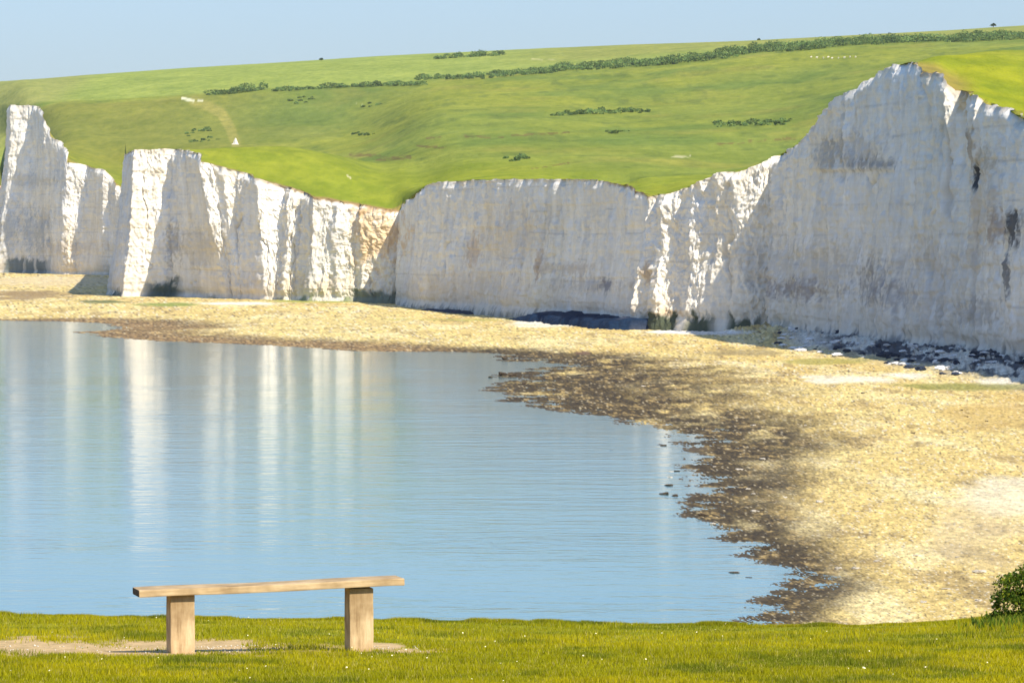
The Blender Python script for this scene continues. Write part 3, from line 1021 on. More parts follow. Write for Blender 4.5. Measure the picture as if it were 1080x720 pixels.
def blades():
    n = 440000
    px = RNG.uniform(-320, 1400, n)
    yy = RNG.uniform(640, 732, n)
    # rows back to the turf: march on a table of distance against row for each blade
    Dg = np.linspace(25.0, 42.5, 400)
    ptab = np.linspace(-320, 1400, 60)
    tab = np.stack([y_of(lawn_z(np.full(400, p), Dg), Dg) for p in ptab])
    pi = np.clip(np.searchsorted(ptab, px), 0, 59)
    D = np.empty(n)
    for j in range(60):
        s_ = pi == j
        o_ = np.argsort(tab[j])
        D[s_] = np.interp(yy[s_], tab[j][o_], Dg[o_])
    D += RNG.uniform(-.15, .15, n)
    D = np.clip(D, 25, 42.4)
    X_ = x_of(px, D)
    keep = RNG.uniform(0, 1, n) > bare_mask(X_, D) * 1.08
    px, D, X_ = px[keep], D[keep], X_[keep]
    n = len(px)
    z = lawn_z(px, D)
    tuft = ss(-.2, .5, fbm(X_ / .28, D / .4, 0, 3, seed=170))
    tall = .010 + .026 * tuft + .012 * RNG.uniform(0, 1, n)
    wild = ss(985, 1070, px) * ss(34, 37, D)
    tall = tall * (1 + 1.1 * wild * RNG.uniform(.2, 1, n))
    ang = RNG.uniform(0, math.tau, n)
    w = RNG.uniform(.0022, .0045, n)
    lean_ = RNG.uniform(.1, .7, n) * tall
    la = RNG.uniform(0, math.tau, n)
    dx, dy = np.cos(ang) * w, np.sin(ang) * w
    P0 = np.stack([X_ - dx, D - dy, z - .004], -1)
    P1 = np.stack([X_ + dx, D + dy, z - .004], -1)
    P2 = np.stack([X_ + np.cos(la) * lean_, D + np.sin(la) * lean_, z + tall], -1)
    Vv = np.stack([P0, P1, P2], 1).reshape(-1, 3)
    c = np.zeros((n, 3))
    c[:] = (.31, .295, .008)
    big = ss(-.25, .35, fbm(X_ / 1.1, D / 1.6, 2, 4, seed=171))
    c = lerp3(c, (.44, .375, .008), big * .75)
    dk = ss(.05, .45, fbm(X_ / .5, D / .9, 5, 4, seed=172))
    c = lerp3(c, (.13, .165, .012), dk * .85)
    dry = (RNG.uniform(0, 1, n) > .9)
    c = lerp3(c, (.45, .38, .12), dry * .7)
    c *= RNG.uniform(.65, 1.3, n)[:, None]
    col = np.repeat(c, 3, 0)
    me = raw_mesh('grass', Vv, np.arange(n * 3), 3, col, smooth=False)
    o = link('grass', me, M['blade'])
    tag(o, 'short yellow green turf covering the foreground lawn', 'grass', None, 'stuff')


blades()


def daisies():
    n = 75
    pts = []
    while len(pts) < n:
        D = random.uniform(25.5, 40.5)
        X_ = random.uniform(-.108, .108) * D
        c = float(fbm(np.array([X_ / 1.0]), np.array([D / 1.0]), 7, 2, seed=180)[0])
        if random.random() < .25 + c:
            pts.append((X_, D))
    vs, fs = [], []
    for X_, D in pts:
        z = float(lawn_z(np.array([X_ / D * F + 540]), np.array([D]))[0]) + random.uniform(.035, .06)
        r = random.uniform(.003, .006)
        tx_, ty__ = random.uniform(-.5, .5), random.uniform(-1.2, .1)
        b0 = len(vs)
        nrm = Vector((tx_, ty__, 1)).normalized()
        q = nrm.to_track_quat('Z', 'Y').to_matrix()
        for i in range(7):
            a = i / 7 * math.tau
            p = q @ Vector((math.cos(a) * r, math.sin(a) * r, random.uniform(-.001, .002)))
            vs.append((X_ + p.x, D + p.y, z + p.z))
        vs.append((X_ + nrm.x * .003, D + nrm.y * .003, z + nrm.z * .003))
        for i in range(7):
            fs += [b0 + i, b0 + (i + 1) % 7, b0 + 7]
    me = raw_mesh('daisies', np.array(vs), np.array(fs), 3, None)
    tag(link('daisies', me, M['petal']), 'tiny pale daisies sprinkled all over the foreground lawn', 'flowers', None, 'stuff')
    vs, fs = [], []
    for i in range(200):
        px = random.uniform(-30, 300) if random.random() < .8 else random.uniform(385, 450)
        if random.random() < .3:
            px = random.gauss(245, 25)
        D = random.uniform(31.9, 33.4)
        X_ = x_of(px, D)
        z = float(lawn_z(np.array([px]), np.array([D]))[0])
        r = random.uniform(.003, .008) * (1.5 if random.random() < .1 else 1)
        b0 = len(vs)
        for dx, dy, dz in ((1, 0, 0), (0, 1, 0), (-1, 0, 0), (0, -1, 0), (0, 0, .9), (0, 0, -.6)):
            j = random.uniform(.7, 1.3) * r
            vs.append((X_ + dx * j, D + dy * j, z + dz * j + .003))
        for a, b in ((0, 1), (1, 2), (2, 3), (3, 0)):
            fs += [b0 + a, b0 + b, b0 + 4, b0 + b, b0 + a, b0 + 5]
    me = raw_mesh('gravel', np.array(vs), np.array(fs), 3, None)
    tag(link('gravel', me, M['stone']), 'pale chalk gravel scattered along the worn strip beside the bench', 'gravel', None, 'stuff')


daisies()

# ------------------------------------------------------------------ bench
def plank(name, L_, W_, T_, mat, parent, seed, axis='x', bow=.004):
    """a sawn board: subdivided box with softened, slightly irregular edges; L_ along local x, W_ along y, T_ along z"""
    bm = bmesh.new()
    bmesh.ops.create_cube(bm, size=1)
    bmesh.ops.scale(bm, vec=(L_, W_, T_), verts=bm.verts)
    bmesh.ops.bevel(bm, geom=list(bm.edges), offset=min(.007, T_ * .2), segments=2, affect='EDGES', profile=.6)
    long_e = [e for e in bm.edges if abs((e.verts[0].co - e.verts[1].co).dot(Vector((1, 0, 0) if axis == 'x' else (0, 0, 1)))) > .6 * (L_ if axis == 'x' else T_)]
    bmesh.ops.subdivide_edges(bm, edges=long_e, cuts=24, use_grid_fill=True)
    co = np.array([vv.co[:] for vv in bm.verts])
    n = fbm(co[:, 0] * 5 + seed, co[:, 1] * 9, co[:, 2] * 9, 3, seed=seed)
    n_b = fbm(co[:, 0] * 1.6 + seed, 0, co[:, 2] * 1.6, 2, seed=seed + 5)
    for vv, a, b in zip(bm.verts, n, n_b):
        vv.co.y += a * .004
        vv.co.z += (a * .004 + b * bow) if axis == 'x' else 0
        if axis != 'x':
            vv.co.x += a * .004
    me = bpy.data.meshes.new(name)
    bm.to_mesh(me)
    bm.free()
    for p in me.polygons:
        p.use_smooth = False
    return link(name, me, mat, parent)


bD = 32.0
bench_x = x_of(285, bD)
TH = math.radians(12.5)
bz = 17.235
bench = empty('bench', (bench_x, bD, bz), TH)
tag(bench, 'plain wooden plank bench on two post legs at the lawn edge', 'bench')
seat_left, seat_right = .392, .418   # underside above the base at each leg
sep = 1.19
tilt = math.atan2(seat_right - seat_left + .008, sep)
st_ = plank('seat', 1.765, .30, .047, M['wood'], bench, 4)
me = st_.data
me.materials.append(flat_mat('end_grain_shade', (.07, .055, .04), .9, .1, ((60, 20, 20), .6, 1.6)))  # left seat end: its shade darkened into the timber colour
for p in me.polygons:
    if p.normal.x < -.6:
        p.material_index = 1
st_.location = (-.008, .02, .405 + .0255)
st_.rotation_euler = (0, -tilt, 0)
for sgn, hh in ((-1, seat_left), (1, seat_right)):
    lg = plank('leg', .160, .19, hh + .20, M['wood_post'], bench, 12 + sgn, axis='z')
    lg.location = (sgn * sep / 2, .02, (hh + .20) / 2 - .20 - .002)

# ------------------------------------------------------------------ foliage builders
def leaf_cloud(name, centres, radii, n_per, leaf, palette, mat, parent=None, seed=0, flat=.0):
    r = np.random.default_rng(seed)
    Vs, Cs = [], []
    pal = np.array(palette, float)
    for (c, rad, n) in zip(centres, radii, n_per):
        d = r.normal(size=(n, 3))
        d /= np.linalg.norm(d, axis=1)[:, None]
        d[:, 2] = np.where(d[:, 2] < -.35, -d[:, 2], d[:, 2])
        rr = r.uniform(.45, 1.05, n) ** .6
        rad = np.asarray(rad, float)
        lump = 1 + .28 * fbm(d[:, 0] * 2 + c[0], d[:, 1] * 2 + c[1], d[:, 2] * 2 + c[2], 2, seed=seed + 3)
        p = np.asarray(c) + d * rad * (rr * lump)[:, None]
        t1 = r.normal(size=(n, 3))
        t1 /= np.linalg.norm(t1, axis=1)[:, None]
        t2 = np.cross(t1, d * .7 + r.normal(size=(n, 3)) * .5)
        t2 /= np.linalg.norm(t2, axis=1)[:, None] + 1e-9
        sz = leaf * r.uniform(.6, 1.4, n)[:, None]
        a, b = t1 * sz, t2 * sz * .55
        Vs.append(np.stack([p - a, p - b, p + a, p + b], 1).reshape(-1, 3))
        base_c = pal[r.integers(0, len(pal), n)]
        clump = .75 + .5 * (fbm(p[:, 0] / (leaf * 6), p[:, 1] / (leaf * 6), p[:, 2] / (leaf * 6), 2, seed=seed + 9) * .5 + .5)
        cc = base_c * (clump * r.uniform(.8, 1.2, n))[:, None] * (r.uniform(.7, 1.45) if leaf > .1 else 1)
        Cs.append(np.repeat(cc, 4, 0))
    Vs, Cs = np.vstack(Vs), np.vstack(Cs)
    me = raw_mesh(name, Vs, np.arange(len(Vs)), 4, Cs, smooth=False)
    return link(name, me, mat, parent)


FARGREEN = [(.11, .18, .055), (.14, .21, .06), (.085, .14, .055), (.20, .25, .07)]


def find_D(px, y, lo, hi):
    """distance at which the ground is seen at this row"""
    D = np.linspace(lo, hi, 600)
    yy = y_of(terrain_z(np.full(600, px), D), D)
    mn = np.minimum.accumulate(yy)
    i = int(np.argmax(mn <= y)) if (mn <= y).any() else int(np.argmin(yy))
    return float(D[i])


def scrub(name, pts, hw, hh, label, cat, seed, kind=None, lo=1500, hi=3350, dens=1.0, pal=FARGREEN, group=None):
    """a thicket along a polyline of (column, row); hw half depth in metres, hh height"""
    r = random.Random(seed)
    cs, rs, ns = [], [], []
    for (x0, y0, h0), (x1, y1, h1) in zip(pts[:-1], pts[1:]):
        n = max(3, int(abs(x1 - x0) / 1.9 * dens))
        for i in range(n):
            t = (i + r.random()) / n
            px, y, hgt = x0 + (x1 - x0) * t, y0 + (y1 - y0) * t, (h0 + (h1 - h0) * t) * hh
            D = find_D(px, y, lo, hi) + r.uniform(-hw, hw)
            hgt *= .18 + 1.0 * r.random() ** 1.7
            if math.sin(px * .55 + seed) + math.sin(px * .21) > 1.25 and r.random() < .7:
                continue
            z = float(terrain_z([px], [D])[0])
            X_ = x_of(px, D) + r.uniform(-1, 1)
            w = max(.7, hgt) * r.uniform(.7, 1.7)
            cs.append((X_, D, z + hgt * .35))
            rs.append((w, w * 1.3, hgt * .6))
            ns.append(int(40 + 40 * hgt))
    if name == 'bush':
        for j, (c_, r_, n_) in enumerate(zip(cs, rs, ns)):
            o = leaf_cloud(name, [(0, 0, 0)], [r_], [n_], .45, pal, M['leaf'], None, seed * 40 + j)
            o.location = c_
            tag(o, label, cat, group, kind)
        return
    o = leaf_cloud(name, cs, rs, ns, .45, pal, M['leaf'], None, seed)
    return tag(o, label, cat, group, kind)


scrub('scrub_belt', [(219, 101, 1.2), (240, 100, 1.6), (262, 97, 1.8), (278, 95, 1.4)], 9, 2.6, 'short dark thicket just right of the bare chalk patch on the far slope', 'thicket', 301)
scrub('scrub_belt', [(287, 96.5, .9), (320, 95, 1.1), (360, 92.5, 1.2), (410, 91, 1.2), (446, 90, 1.0)], 9, 2.4, 'long low scrub line crossing the slope from left of centre', 'thicket', 302)
scrub('scrub_belt', [(438, 84, .9), (470, 83, 1.1), (500, 82, 1.2), (540, 79, 1.4), (570, 76, 1.7), (600, 73, 1.8), (650, 71, 2.0), (700, 67, 2.2), (750, 62, 2.4), (800, 55, 2.5), (850, 52, 2.5), (900, 47, 2.5), (960, 45, 2.4), (1020, 43, 2.2), (1090, 41, 2.2)], 45, 1.9,
      'broad dark green scrub belt running along the upper hillside towards the right', 'scrub', 303, dens=2.2)
scrub('copse', [(460, 63, .8), (478, 61.5, 1.3), (500, 60.5, 1.4), (530, 59, 1.0)], 12, 2.8, 'dark hedge clump on the upper pale field just below the skyline', 'copse', 304, lo=2700)
SP = [((305, 107, .8), (322, 106, 1.1), (338, 105.5, .7), 'loose group under the long low scrub line'),
      ((583, 122, .8), (630, 120, 1.5), (682, 118, .8), 'wide oval thicket in mid slope above the flat-topped cliff'),
      ((535, 169, .6), (542, 168, .9), (556, 167.5, .7), 'small dark clump nearest the flat-topped cliff'),
      ((755, 133, .8), (790, 132, 1.0), (835, 128.5, .8), 'thin dark row touching the shoulder of the tallest headland'),
      ((196, 143, .5), (206, 140, .9), (224, 137, .7), 'upper scattering beside the pale curving track'),
      ((198, 150, .6), (212, 149, .8), (228, 147, .6), 'lower scattering nearest the white marker stone'),
      ((383, 112, .5), (395, 111, .7), (402, 110, .5), 'faint group high on the slope near the pale scrape'),
      ((640, 140, .4), (650, 139.5, .7), (658, 139, .5), 'tiny clump below the wide oval thicket'),
      ((370, 143, .4), (382, 142, .6), (394, 141, .4), 'little group alone in the middle of the slope')]
for i, (a, b, c, lab) in enumerate(SP):
    scrub('bush', [a, b, c], 20, 1.5, 'low gorse bush in the ' + lab, 'bush', 320 + i, lo=1250, dens=.9, group='bushes of the ' + lab)


def far_tree(px, lo, hgt, label, seed):
    D = float(D5) - 30
    z = float(terrain_z([px], [D])[0])
    X_ = x_of(px, D)
    t = empty('tree', (X_, D, z - .3))
    tag(t, label, 'tree', 'lone trees on the skyline')
    bm = bmesh.new()
    bmesh.ops.create_cone(bm, segments=7, radius1=.35, radius2=.18, depth=hgt * .6, cap_ends=True)
    bmesh.ops.translate(bm, vec=(0, 0, hgt * .3), verts=bm.verts)
    me = bpy.data.meshes.new('trunk')
    bm.to_mesh(me)
    bm.free()
    link('trunk', me, M['bark'], t)
    cs = [(0, 0, hgt * .62), (hgt * .28, .2, hgt * .55), (-hgt * .3, 0, hgt * .5), (.2, .4, hgt * .8)]
    rs = [(hgt * .42, hgt * .4, hgt * .3)] * 3 + [(hgt * .26, hgt * .26, hgt * .22)]
    leaf_cloud('crown', cs, rs, [120, 90, 90, 60], .5, [(.05, .08, .04), (.06, .09, .04)], M['leaf'], t, seed)


far_tree(339, 0, 1.9, 'single dark windblown tree on the skyline at left of centre', 401)
far_tree(800, 0, 1.5, 'tiny dark tree on the skyline above the long scrub belt', 402)
far_tree(1047, 0, 3.0, 'tree on the skyline near the right edge of the hill', 403)

# ------------------------------------------------------------------ marker stone on the track
D = find_D(248.5, 152.5, 1900, 2600)
zz = float(terrain_z([248.5], [D])[0])
bm = bmesh.new()
bmesh.ops.create_cone(bm, segments=4, radius1=1.5, radius2=.35, depth=3.0, cap_ends=True)
bmesh.ops.translate(bm, vec=(0, 0, 1.5), verts=bm.verts)
bmesh.ops.bevel(bm, geom=list(bm.edges), offset=.12, segments=2, affect='EDGES')
for vv in bm.verts:
    vv.co.x += .08 * math.sin(vv.co.z * 3)
me = bpy.data.meshes.new('pillar')
bm.to_mesh(me)
bm.free()
ob = empty('marker_stone', (x_of(248.5, D), D, zz - .15))
tag(ob, 'small pale pointed marker stone at the foot of the curving track', 'marker stone')
link('pillar', me, M['stone'], ob)
bm = bmesh.new()
bmesh.ops.create_cube(bm, size=1)
bmesh.ops.scale(bm, vec=(3.1, 2.8, .5), verts=bm.verts)
bmesh.ops.bevel(bm, geom=list(bm.edges), offset=.08, segments=2, affect='EDGES')
me = bpy.data.meshes.new('plinth')
bm.to_mesh(me)
bm.free()
link('plinth', me, M['stone'], ob).location = (0, 0, .2)

# ------------------------------------------------------------------ sheep
def skin_mesh(verts, edges, rad, sub=1):
    me = bpy.data.meshes.new('tmp')
    me.from_pydata(verts, edges, [])
    o = bpy.data.objects.new('tmp', me)
    COL.objects.link(o)
    o.modifiers.new('s', 'SKIN')
    for sv, r in zip(me.skin_vertices[0].data, rad):
        sv.radius = (r, r)
    me.skin_vertices[0].data[0].use_root = True
    o.modifiers.new('ss', 'SUBSURF').levels = sub
    dg = bpy.context.evaluated_depsgraph_get()
    m2 = bpy.data.meshes.new_from_object(o.evaluated_get(dg))
    bpy.data.objects.remove(o)
    return m2


sv = [(0, 0, .62), (.35, 0, .64), (-.38, 0, .62), (.58, 0, .82), (.78, 0, .80), (-.52, 0, .5)]
se = [(0, 1), (0, 2), (1, 3), (3, 4), (2, 5)]
sr = [.30, .29, .30, .14, .09, .06]
for lx, ly in ((.33, .15), (.33, -.15), (-.36, .15), (-.36, -.15)):
    i = len(sv)
    sv += [(lx, ly, .38), (lx + .02, ly, .2), (lx, ly, .0)]
    sr += [.09, .045, .04]
    se += [(1 if lx > 0 else 2, i), (i, i + 1), (i + 1, i + 2)]
sheep_me = skin_mesh(sv, se, sr, 1)
ear_v = [(.66, .08, .88), (.64, .2, .86), (.60, .19, .83), (.62, .08, .84)]
sheep_me.name = 'sheep'
sheep_me.materials.clear()
sheep_me.materials.append(M['wool'])
SHEEP = [(855, 61.5), (861, 61.8), (868, 62.2), (873, 61.5), (877, 62.6), (884, 62.4), (890, 62), (896, 61.2), (902, 61.4)]
for i, (px, y) in enumerate(SHEEP):
    D = find_D(px, y, 1700, 2600) - 2
    z = float(terrain_z([px], [D])[0])
    o = bpy.data.objects.new('sheep', sheep_me)
    COL.objects.link(o)
    o.location = (x_of(px, D), D, z - .03)
    o.rotation_euler = (0, 0, random.uniform(0, 6.28))
    o.scale = (1, 1, 1)
    tag(o, 'white sheep grazing in the row below the scrub belt left of the tallest headland', 'sheep', 'sheep grazing on the hillside')

# ------------------------------------------------------------------ bush at the right edge of the lawn
bD_ = 38.2
bx = x_of(1078, bD_)
bzz = float(lawn_z(np.array([1078.]), np.array([bD_]))[0])
bush = empty('bush', (bx, bD_, bzz - .02))
bush.scale = (1.2, 1.2, 1.08)
tag(bush, 'dense dark green bush at the right edge of the foreground lawn', 'bush')
cs = [(.02, 0, .24), (.18, .05, .26), (.34, 0, .3), (-.07, .0, .16), (.12, -.05, .38), (-.1, -.02, .05), (.3, -.1, .12)]
rs = [(.20, .2, .20), (.22, .22, .22), (.25, .22, .22), (.14, .14, .13), (.14, .14, .1), (.16, .12, .08), (.24, .15, .12)]
leaf_cloud('foliage', cs, rs, [1500, 1500, 1600, 900, 700, 500, 900], .013, [(.045, .085, .012), (.07, .12, .014), (.10, .15, .015), (.20, .23, .02)], M['leaf'], bush, 501)
vs, es, rr_ = [(.1, 0, -.05)], [], [.016]
for i in range(7):
    a = i / 7 * 6.28
    j = len(vs)
    vs += [(.1 + .1 * math.cos(a), .06 * math.sin(a), .14), (.1 + .24 * math.cos(a), .12 * math.sin(a), .3 + .03 * (i % 3))]
    rr_ += [.010, .004]
    es += [(0, j), (j, j + 1)]
link('stem', skin_mesh(vs, es, rr_, 1), M['bark'], bush)


def sprigs(name, centre_px, spread, D_, n, hmin, hmax, cols, seed, label, cat, kind='stuff'):
    r = np.random.default_rng(seed)
    Vs, Cs = [], []
    for i in range(n):
        px = centre_px + r.normal() * spread
        D = D_ + r.normal() * .6
        X_ = x_of(px, D)
        z = float(lawn_z(np.array([px]), np.array([D]))[0])
        hgt = r.uniform(hmin, hmax)
        a, ln_ = r.uniform(0, 6.28), r.uniform(.1, .5) * hgt
        w = r.uniform(.004, .009)
        wa = r.uniform(0, 6.28)
        dx, dy = math.cos(wa) * w, math.sin(wa) * w
        mx_, my_ = X_ + math.cos(a) * ln_ * .35, D + math.sin(a) * ln_ * .35
        Vs += [(X_ - dx, D - dy, z - .01), (X_ + dx, D + dy, z - .01), (mx_ + dx, my_ + dy, z + hgt * .6), (mx_ - dx, my_ - dy, z + hgt * .6)]
        Vs += [(mx_ - dx, my_ - dy, z + hgt * .6), (mx_ + dx, my_ + dy, z + hgt * .6), (X_ + math.cos(a) * ln_, D + math.sin(a) * ln_, z + hgt), (X_ + math.cos(a) * ln_ - dx * .3, D + math.sin(a) * ln_ - dy * .3, z + hgt * .99)]
        c = np.array(cols[r.integers(0, len(cols))]) * r.uniform(.75, 1.25)
        Cs += [c] * 8
    me = raw_mesh(name, np.array(Vs), np.arange(len(Vs)), 4, np.array(Cs), smooth=False)
    tag(link(name, me, M['blade']), label, cat, None, kind)


sprigs('weeds', 1068, 18, 38.0, 1300, .03, .10, [(.10, .16, .015), (.15, .20, .015), (.07, .12, .02), (.24, .24, .03)], 511, 'tall weedy grass round the base of the dark bush', 'weeds')

# ------------------------------------------------------------------ rocks
def rock_mesh(seed, sub=3, squash=.6):
    bm = bmesh.new()
    bmesh.ops.create_icosphere(bm, subdivisions=sub, radius=1)
    co = np.array([vv.co[:] for vv in bm.verts])
    n = fbm(co[:, 0] * 1.1 + seed * 3.1, co[:, 1] * 1.1, co[:, 2] * 1.1, 3, seed=seed)
    stepv = np.round(n * 5) / 5 * .5 + n * .4
    for vv, a in zip(bm.verts, stepv):
        vv.co *= 1 + a
        vv.co.z *= squash
    me = bpy.data.meshes.new('boulder')
    bm.to_mesh(me)
    bm.free()
    at = me.color_attributes.new('Col', 'FLOAT_COLOR', 'POINT')
    return me


def paint(me, col):
    c = np.ones((len(me.vertices), 4), dtype=np.float32)
    c[:, :3] = col
    me.color_attributes['Col'].data.foreach_set('color', c.ravel())
    me.materials.append(M['rock'])
    return me


WET = [paint(rock_mesh(600 + i), (.075, .055, .035)) for i in range(3)]
PALE = [paint(rock_mesh(610 + i), (.60, .54, .43)) for i in range(3)]
SHADOW_NAVY = [paint(rock_mesh(620 + i), (.028, .038, .062)) for i in range(3)]  # fallen blocks in navy, the shadow over the rubble put into their colour
CHK = [paint(rock_mesh(630 + i), (.72, .71, .68)) for i in range(3)]


def beach_z(X_, D):
    y0 = HY + F * CZ / D
    px = X_ / D * F + 540
    j = int(np.clip(np.searchsorted(ys, y0), 0, len(ys) - 1))
    i = int(np.clip(round((px - pxs[0]) / 1.9), 0, len(pxs) - 1))
    return float(Zb[j, i])


def boulder(px, y, size, meshes, label, group, zoff=.1):
    D = F * CZ / (y - HY)
    X_ = x_of(px, D)
    z = max(beach_z(X_, D), -.15)
    o = bpy.data.objects.new('boulder', random.choice(meshes))
    COL.objects.link(o)
    sx = size * random.uniform(.8, 1.3)
    o.scale = (sx, size * random.uniform(.8, 1.2), size * random.uniform(.5, .8))
    o.location = (X_, D, z + zoff * size)
    o.rotation_euler = (0, 0, random.uniform(0, 6.28))
    tag(o, label, 'rock', group)


for px, y, sz in ((465, 396, .35), (462, 402, .3), (491, 404, .45), (486, 401, .3), (532, 379, .8), (530, 396, 1.0), (540, 397, .8), (517, 398, .6), (553, 406, .7), (592, 479, .35), (645, 475, .4), (672, 477, .35), (681, 477.5, .3), (700, 470, .5),
                  (714, 497, .4), (706, 512, .5), (700, 521, .6), (712, 523, .5), (694, 520, .4), (740, 545, .4), (750, 597, .3), (768, 600, .35), (775, 604, .5), (790, 609, .45), (765, 622, .3), (735, 589, .35), (808, 580, .4)):
    boulder(px, y, sz * .55, WET, 'dark weedy rock breaking the water near the foreshore', 'weedy rocks in the shallows', .25)
_o = np.argsort(cD[bounds[4]:])
_cd, _cx = cD[bounds[4]:][_o], cX[bounds[4]:][_o]
for i in range(190):
    D_ = random.uniform(660, 900)
    X_ = float(np.interp(D_, _cd, _cx)) - random.uniform(1.5, 17)
    px = X_ / D_ * F + 540
    if not 820 < px < 1090:
        continue
    boulder(px, HY + F * CZ / D_, random.uniform(.2, .75), CHK if random.random() < .5 else SHADOW_NAVY, 'fallen block in the shadowed rubble below the tallest headland', 'fallen blocks below the tallest headland', .3)
for i in range(70):
    px = random.uniform(600, 1080)
    y = random.uniform(395, 640)
    if px < 700 and y > 440 or px < 860 and y > 560:
        continue
    boulder(px, y, random.uniform(.14, .3), PALE if y > 470 or random.random() < .6 else WET, 'loose cobble lying on the open shingle beach', 'loose cobbles on the beach')


def ledge(pts, label, seed, zt, col, width, cut=False):
    """low wave-cut shelf along the cliff foot; pts (column, distance)"""
    P = np.array([(x_of(a, d), d) for a, d in pts])
    ar = np.concatenate([[0], np.cumsum(np.hypot(*np.diff(P, axis=0).T))])
    n = int(ar[-1] / .5)
    s_ = np.linspace(0, ar[-1], n)
    X_, D = np.interp(s_, ar, P[:, 0]), np.interp(s_, ar, P[:, 1])
    tx_, ty__ = np.gradient(X_), np.gradient(D)
    l_ = np.hypot(tx_, ty__)
    nx_, ny_ = ty__ / l_, -tx_ / l_
    prof = [(-.5, 1.0), (.3, 1.03), (.6, .97), (.85, .9), (.95, .72), (1.0, .3), (1.04, -.6)]
    rows = []
    w = width * (1 + .35 * fbm(s_ / 6., 0, 0, 3, seed=seed))
    endf = np.minimum(1, (s_ if cut else np.minimum(s_, ar[-1] - s_)) / (30. if cut else 3.) + .25)
    for a, h in prof:
        off = w * a
        zz_ = zt * h * (1 + .35 * np.round(3 * fbm(s_ / 5., a * 4., 0, 3, seed=seed + 1)) / 3 + .25 * fbm(s_ / 1.6, a * 9., 0, 3, seed=seed + 6)) * endf
        off = off + .6 * fbm(s_ / 2.2, a * 2., 0, 3, seed=seed + 8)
        rows.append(np.stack([X_ + nx_ * off, D + ny_ * off, zz_ + .2], -1))
    V = np.stack(rows)
    if cut:
        last = V[:, -1:].copy()
        last[..., 2] = -1
        V = np.concatenate([V, last], 1)
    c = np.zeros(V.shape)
    c[:] = col  # navy col holds the shade of the cliff foot as well as wet rock
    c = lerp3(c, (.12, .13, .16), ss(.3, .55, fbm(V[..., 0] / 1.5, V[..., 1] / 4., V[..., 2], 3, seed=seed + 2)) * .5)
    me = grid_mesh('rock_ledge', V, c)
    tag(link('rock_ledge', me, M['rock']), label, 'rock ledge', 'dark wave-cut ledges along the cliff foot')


ledge([(570, 1072), (610, 1036), (645, 1000), (676, 962)], 'ledge with navy shade painted into its colour under the right end of the flat-topped cliff', 700, 2.2, (.006, .019, .048), 7.5, True)
ledge([(452, 1170), (470, 1158), (500, 1132)], 'thin dark ledge at the left foot of the flat-topped cliff', 710, 1.2, (.022, .032, .055), 3.5)
ledge([(945, 790), (975, 766), (1005, 745)], 'wide dark ledge among rubble below the tallest headland', 720, 1.0, (.012, .02, .045), 3)
ledge([(1030, 722), (1060, 700), (1100, 672)], 'dark ledge at the right edge of the rubble under the tallest headland', 730, 1.0, (.012, .02, .045), 3)

# ------------------------------------------------------------------ air
bm = bmesh.new()
bmesh.ops.create_cube(bm, size=1)
bmesh.ops.scale(bm, vec=(10200, 6800, 320), verts=bm.verts)
bmesh.ops.translate(bm, vec=(0, 1780, 320 / 2 - 36), verts=bm.verts)
me = bpy.data.meshes.new('haze')
bm.to_mesh(me)
bm.free()
hm = bpy.data.materials.new('summer_haze')
hm.use_nodes = True
nt = hm.node_tree
nt.nodes.remove(nt.nodes['Principled BSDF'])
pv = nt.nodes.new('ShaderNodeVolumePrincipled')
pv.inputs['Color'].default_value = (.86, .91, 1.0, 1)
pv.inputs['Density'].default_value = 2.8e-5
pv.inputs['Anisotropy'].default_value = .2
nt.links.new(pv.outputs[0], nt.nodes['Material Output'].inputs['Volume'])
tag(link('haze', me, hm), 'thin summer haze over the bay and the far downs', 'haze', None, 'stuff')

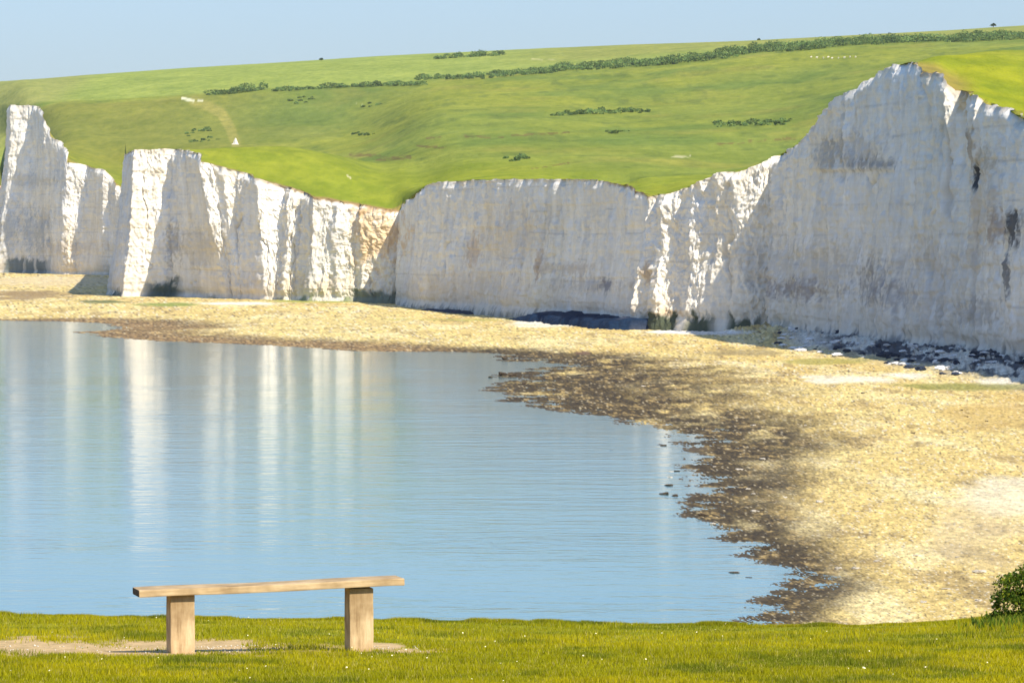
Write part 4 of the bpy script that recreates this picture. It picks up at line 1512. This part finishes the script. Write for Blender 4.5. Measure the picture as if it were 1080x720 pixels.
# ------------------------------------------------------------------ light, sky, camera
AZ, EL = math.radians(27.5), math.radians(42)
sun_to = Vector((math.sin(AZ) * math.cos(EL), -math.cos(AZ) * math.cos(EL), math.sin(EL)))
ld = bpy.data.lights.new('sun', 'SUN')
ld.energy = 5.0
ld.angle = math.radians(.53)
ld.color = (1.0, .905, .74)
so = bpy.data.objects.new('sun', ld)
COL.objects.link(so)
so.location = (60, -120, 160)
so.rotation_euler = sun_to.to_track_quat('Z', 'Y').to_euler()

w = bpy.data.worlds.new('World')
scene.world = w
w.use_nodes = True
nt = w.node_tree
bg = nt.nodes['Background']
sky = nt.nodes.new('ShaderNodeTexSky')
sky.sky_type = 'NISHITA'
sky.sun_disc = False
sky.sun_elevation = EL
sky.sun_rotation = math.pi - AZ
sky.altitude = 0
sky.air_density = 1.0
sky.dust_density = .3
sky.ozone_density = 4
tc = nt.nodes.new('ShaderNodeTexCoord')
sx_ = nt.nodes.new('ShaderNodeSeparateXYZ')
nt.links.new(tc.outputs['Generated'], sx_.inputs[0])
rp = nt.nodes.new('ShaderNodeValToRGB')          # summer haze: the sky above the sea is paler blue and less bright than the model's
rp.color_ramp.elements[0].position = 0.0
rp.color_ramp.elements[0].color = (.315, .357, .482, 1)
rp.color_ramp.elements[1].position = .33
rp.color_ramp.elements[1].color = (.96, .97, .99, 1)
nt.links.new(sx_.outputs['Z'], rp.inputs[0])
mm = nt.nodes.new('ShaderNodeMix')
mm.data_type = 'RGBA'
mm.blend_type = 'MULTIPLY'
mm.inputs['Factor'].default_value = 1
nt.links.new(sky.outputs[0], mm.inputs[6])
nt.links.new(rp.outputs[0], mm.inputs[7])
nt.links.new(mm.outputs[2], bg.inputs['Color'])
bg.inputs['Strength'].default_value = .15

cd_ = bpy.data.cameras.new('camera')
cam = bpy.data.objects.new('camera', cd_)
COL.objects.link(cam)
cam.location = (0, 0, CZ)
pitch = math.atan((360 - HY) / F)
cam.rotation_euler = (math.radians(90) - pitch, 0, 0)
cd_.sensor_width = 36
cd_.lens = F / 1080 * 36
cd_.clip_start = .5
cd_.clip_end = 20000
scene.camera = cam

vs_ = scene.view_settings
scene.display_settings.display_device = 'sRGB'
vs_.view_transform = 'Standard'
vs_.look = 'None'
vs_.exposure = .53
vs_.gamma = 1
vs_.use_curve_mapping = False
scene.render.engine = 'CYCLES'
scene.cycles.max_bounces = 6
scene.cycles.use_denoising = True
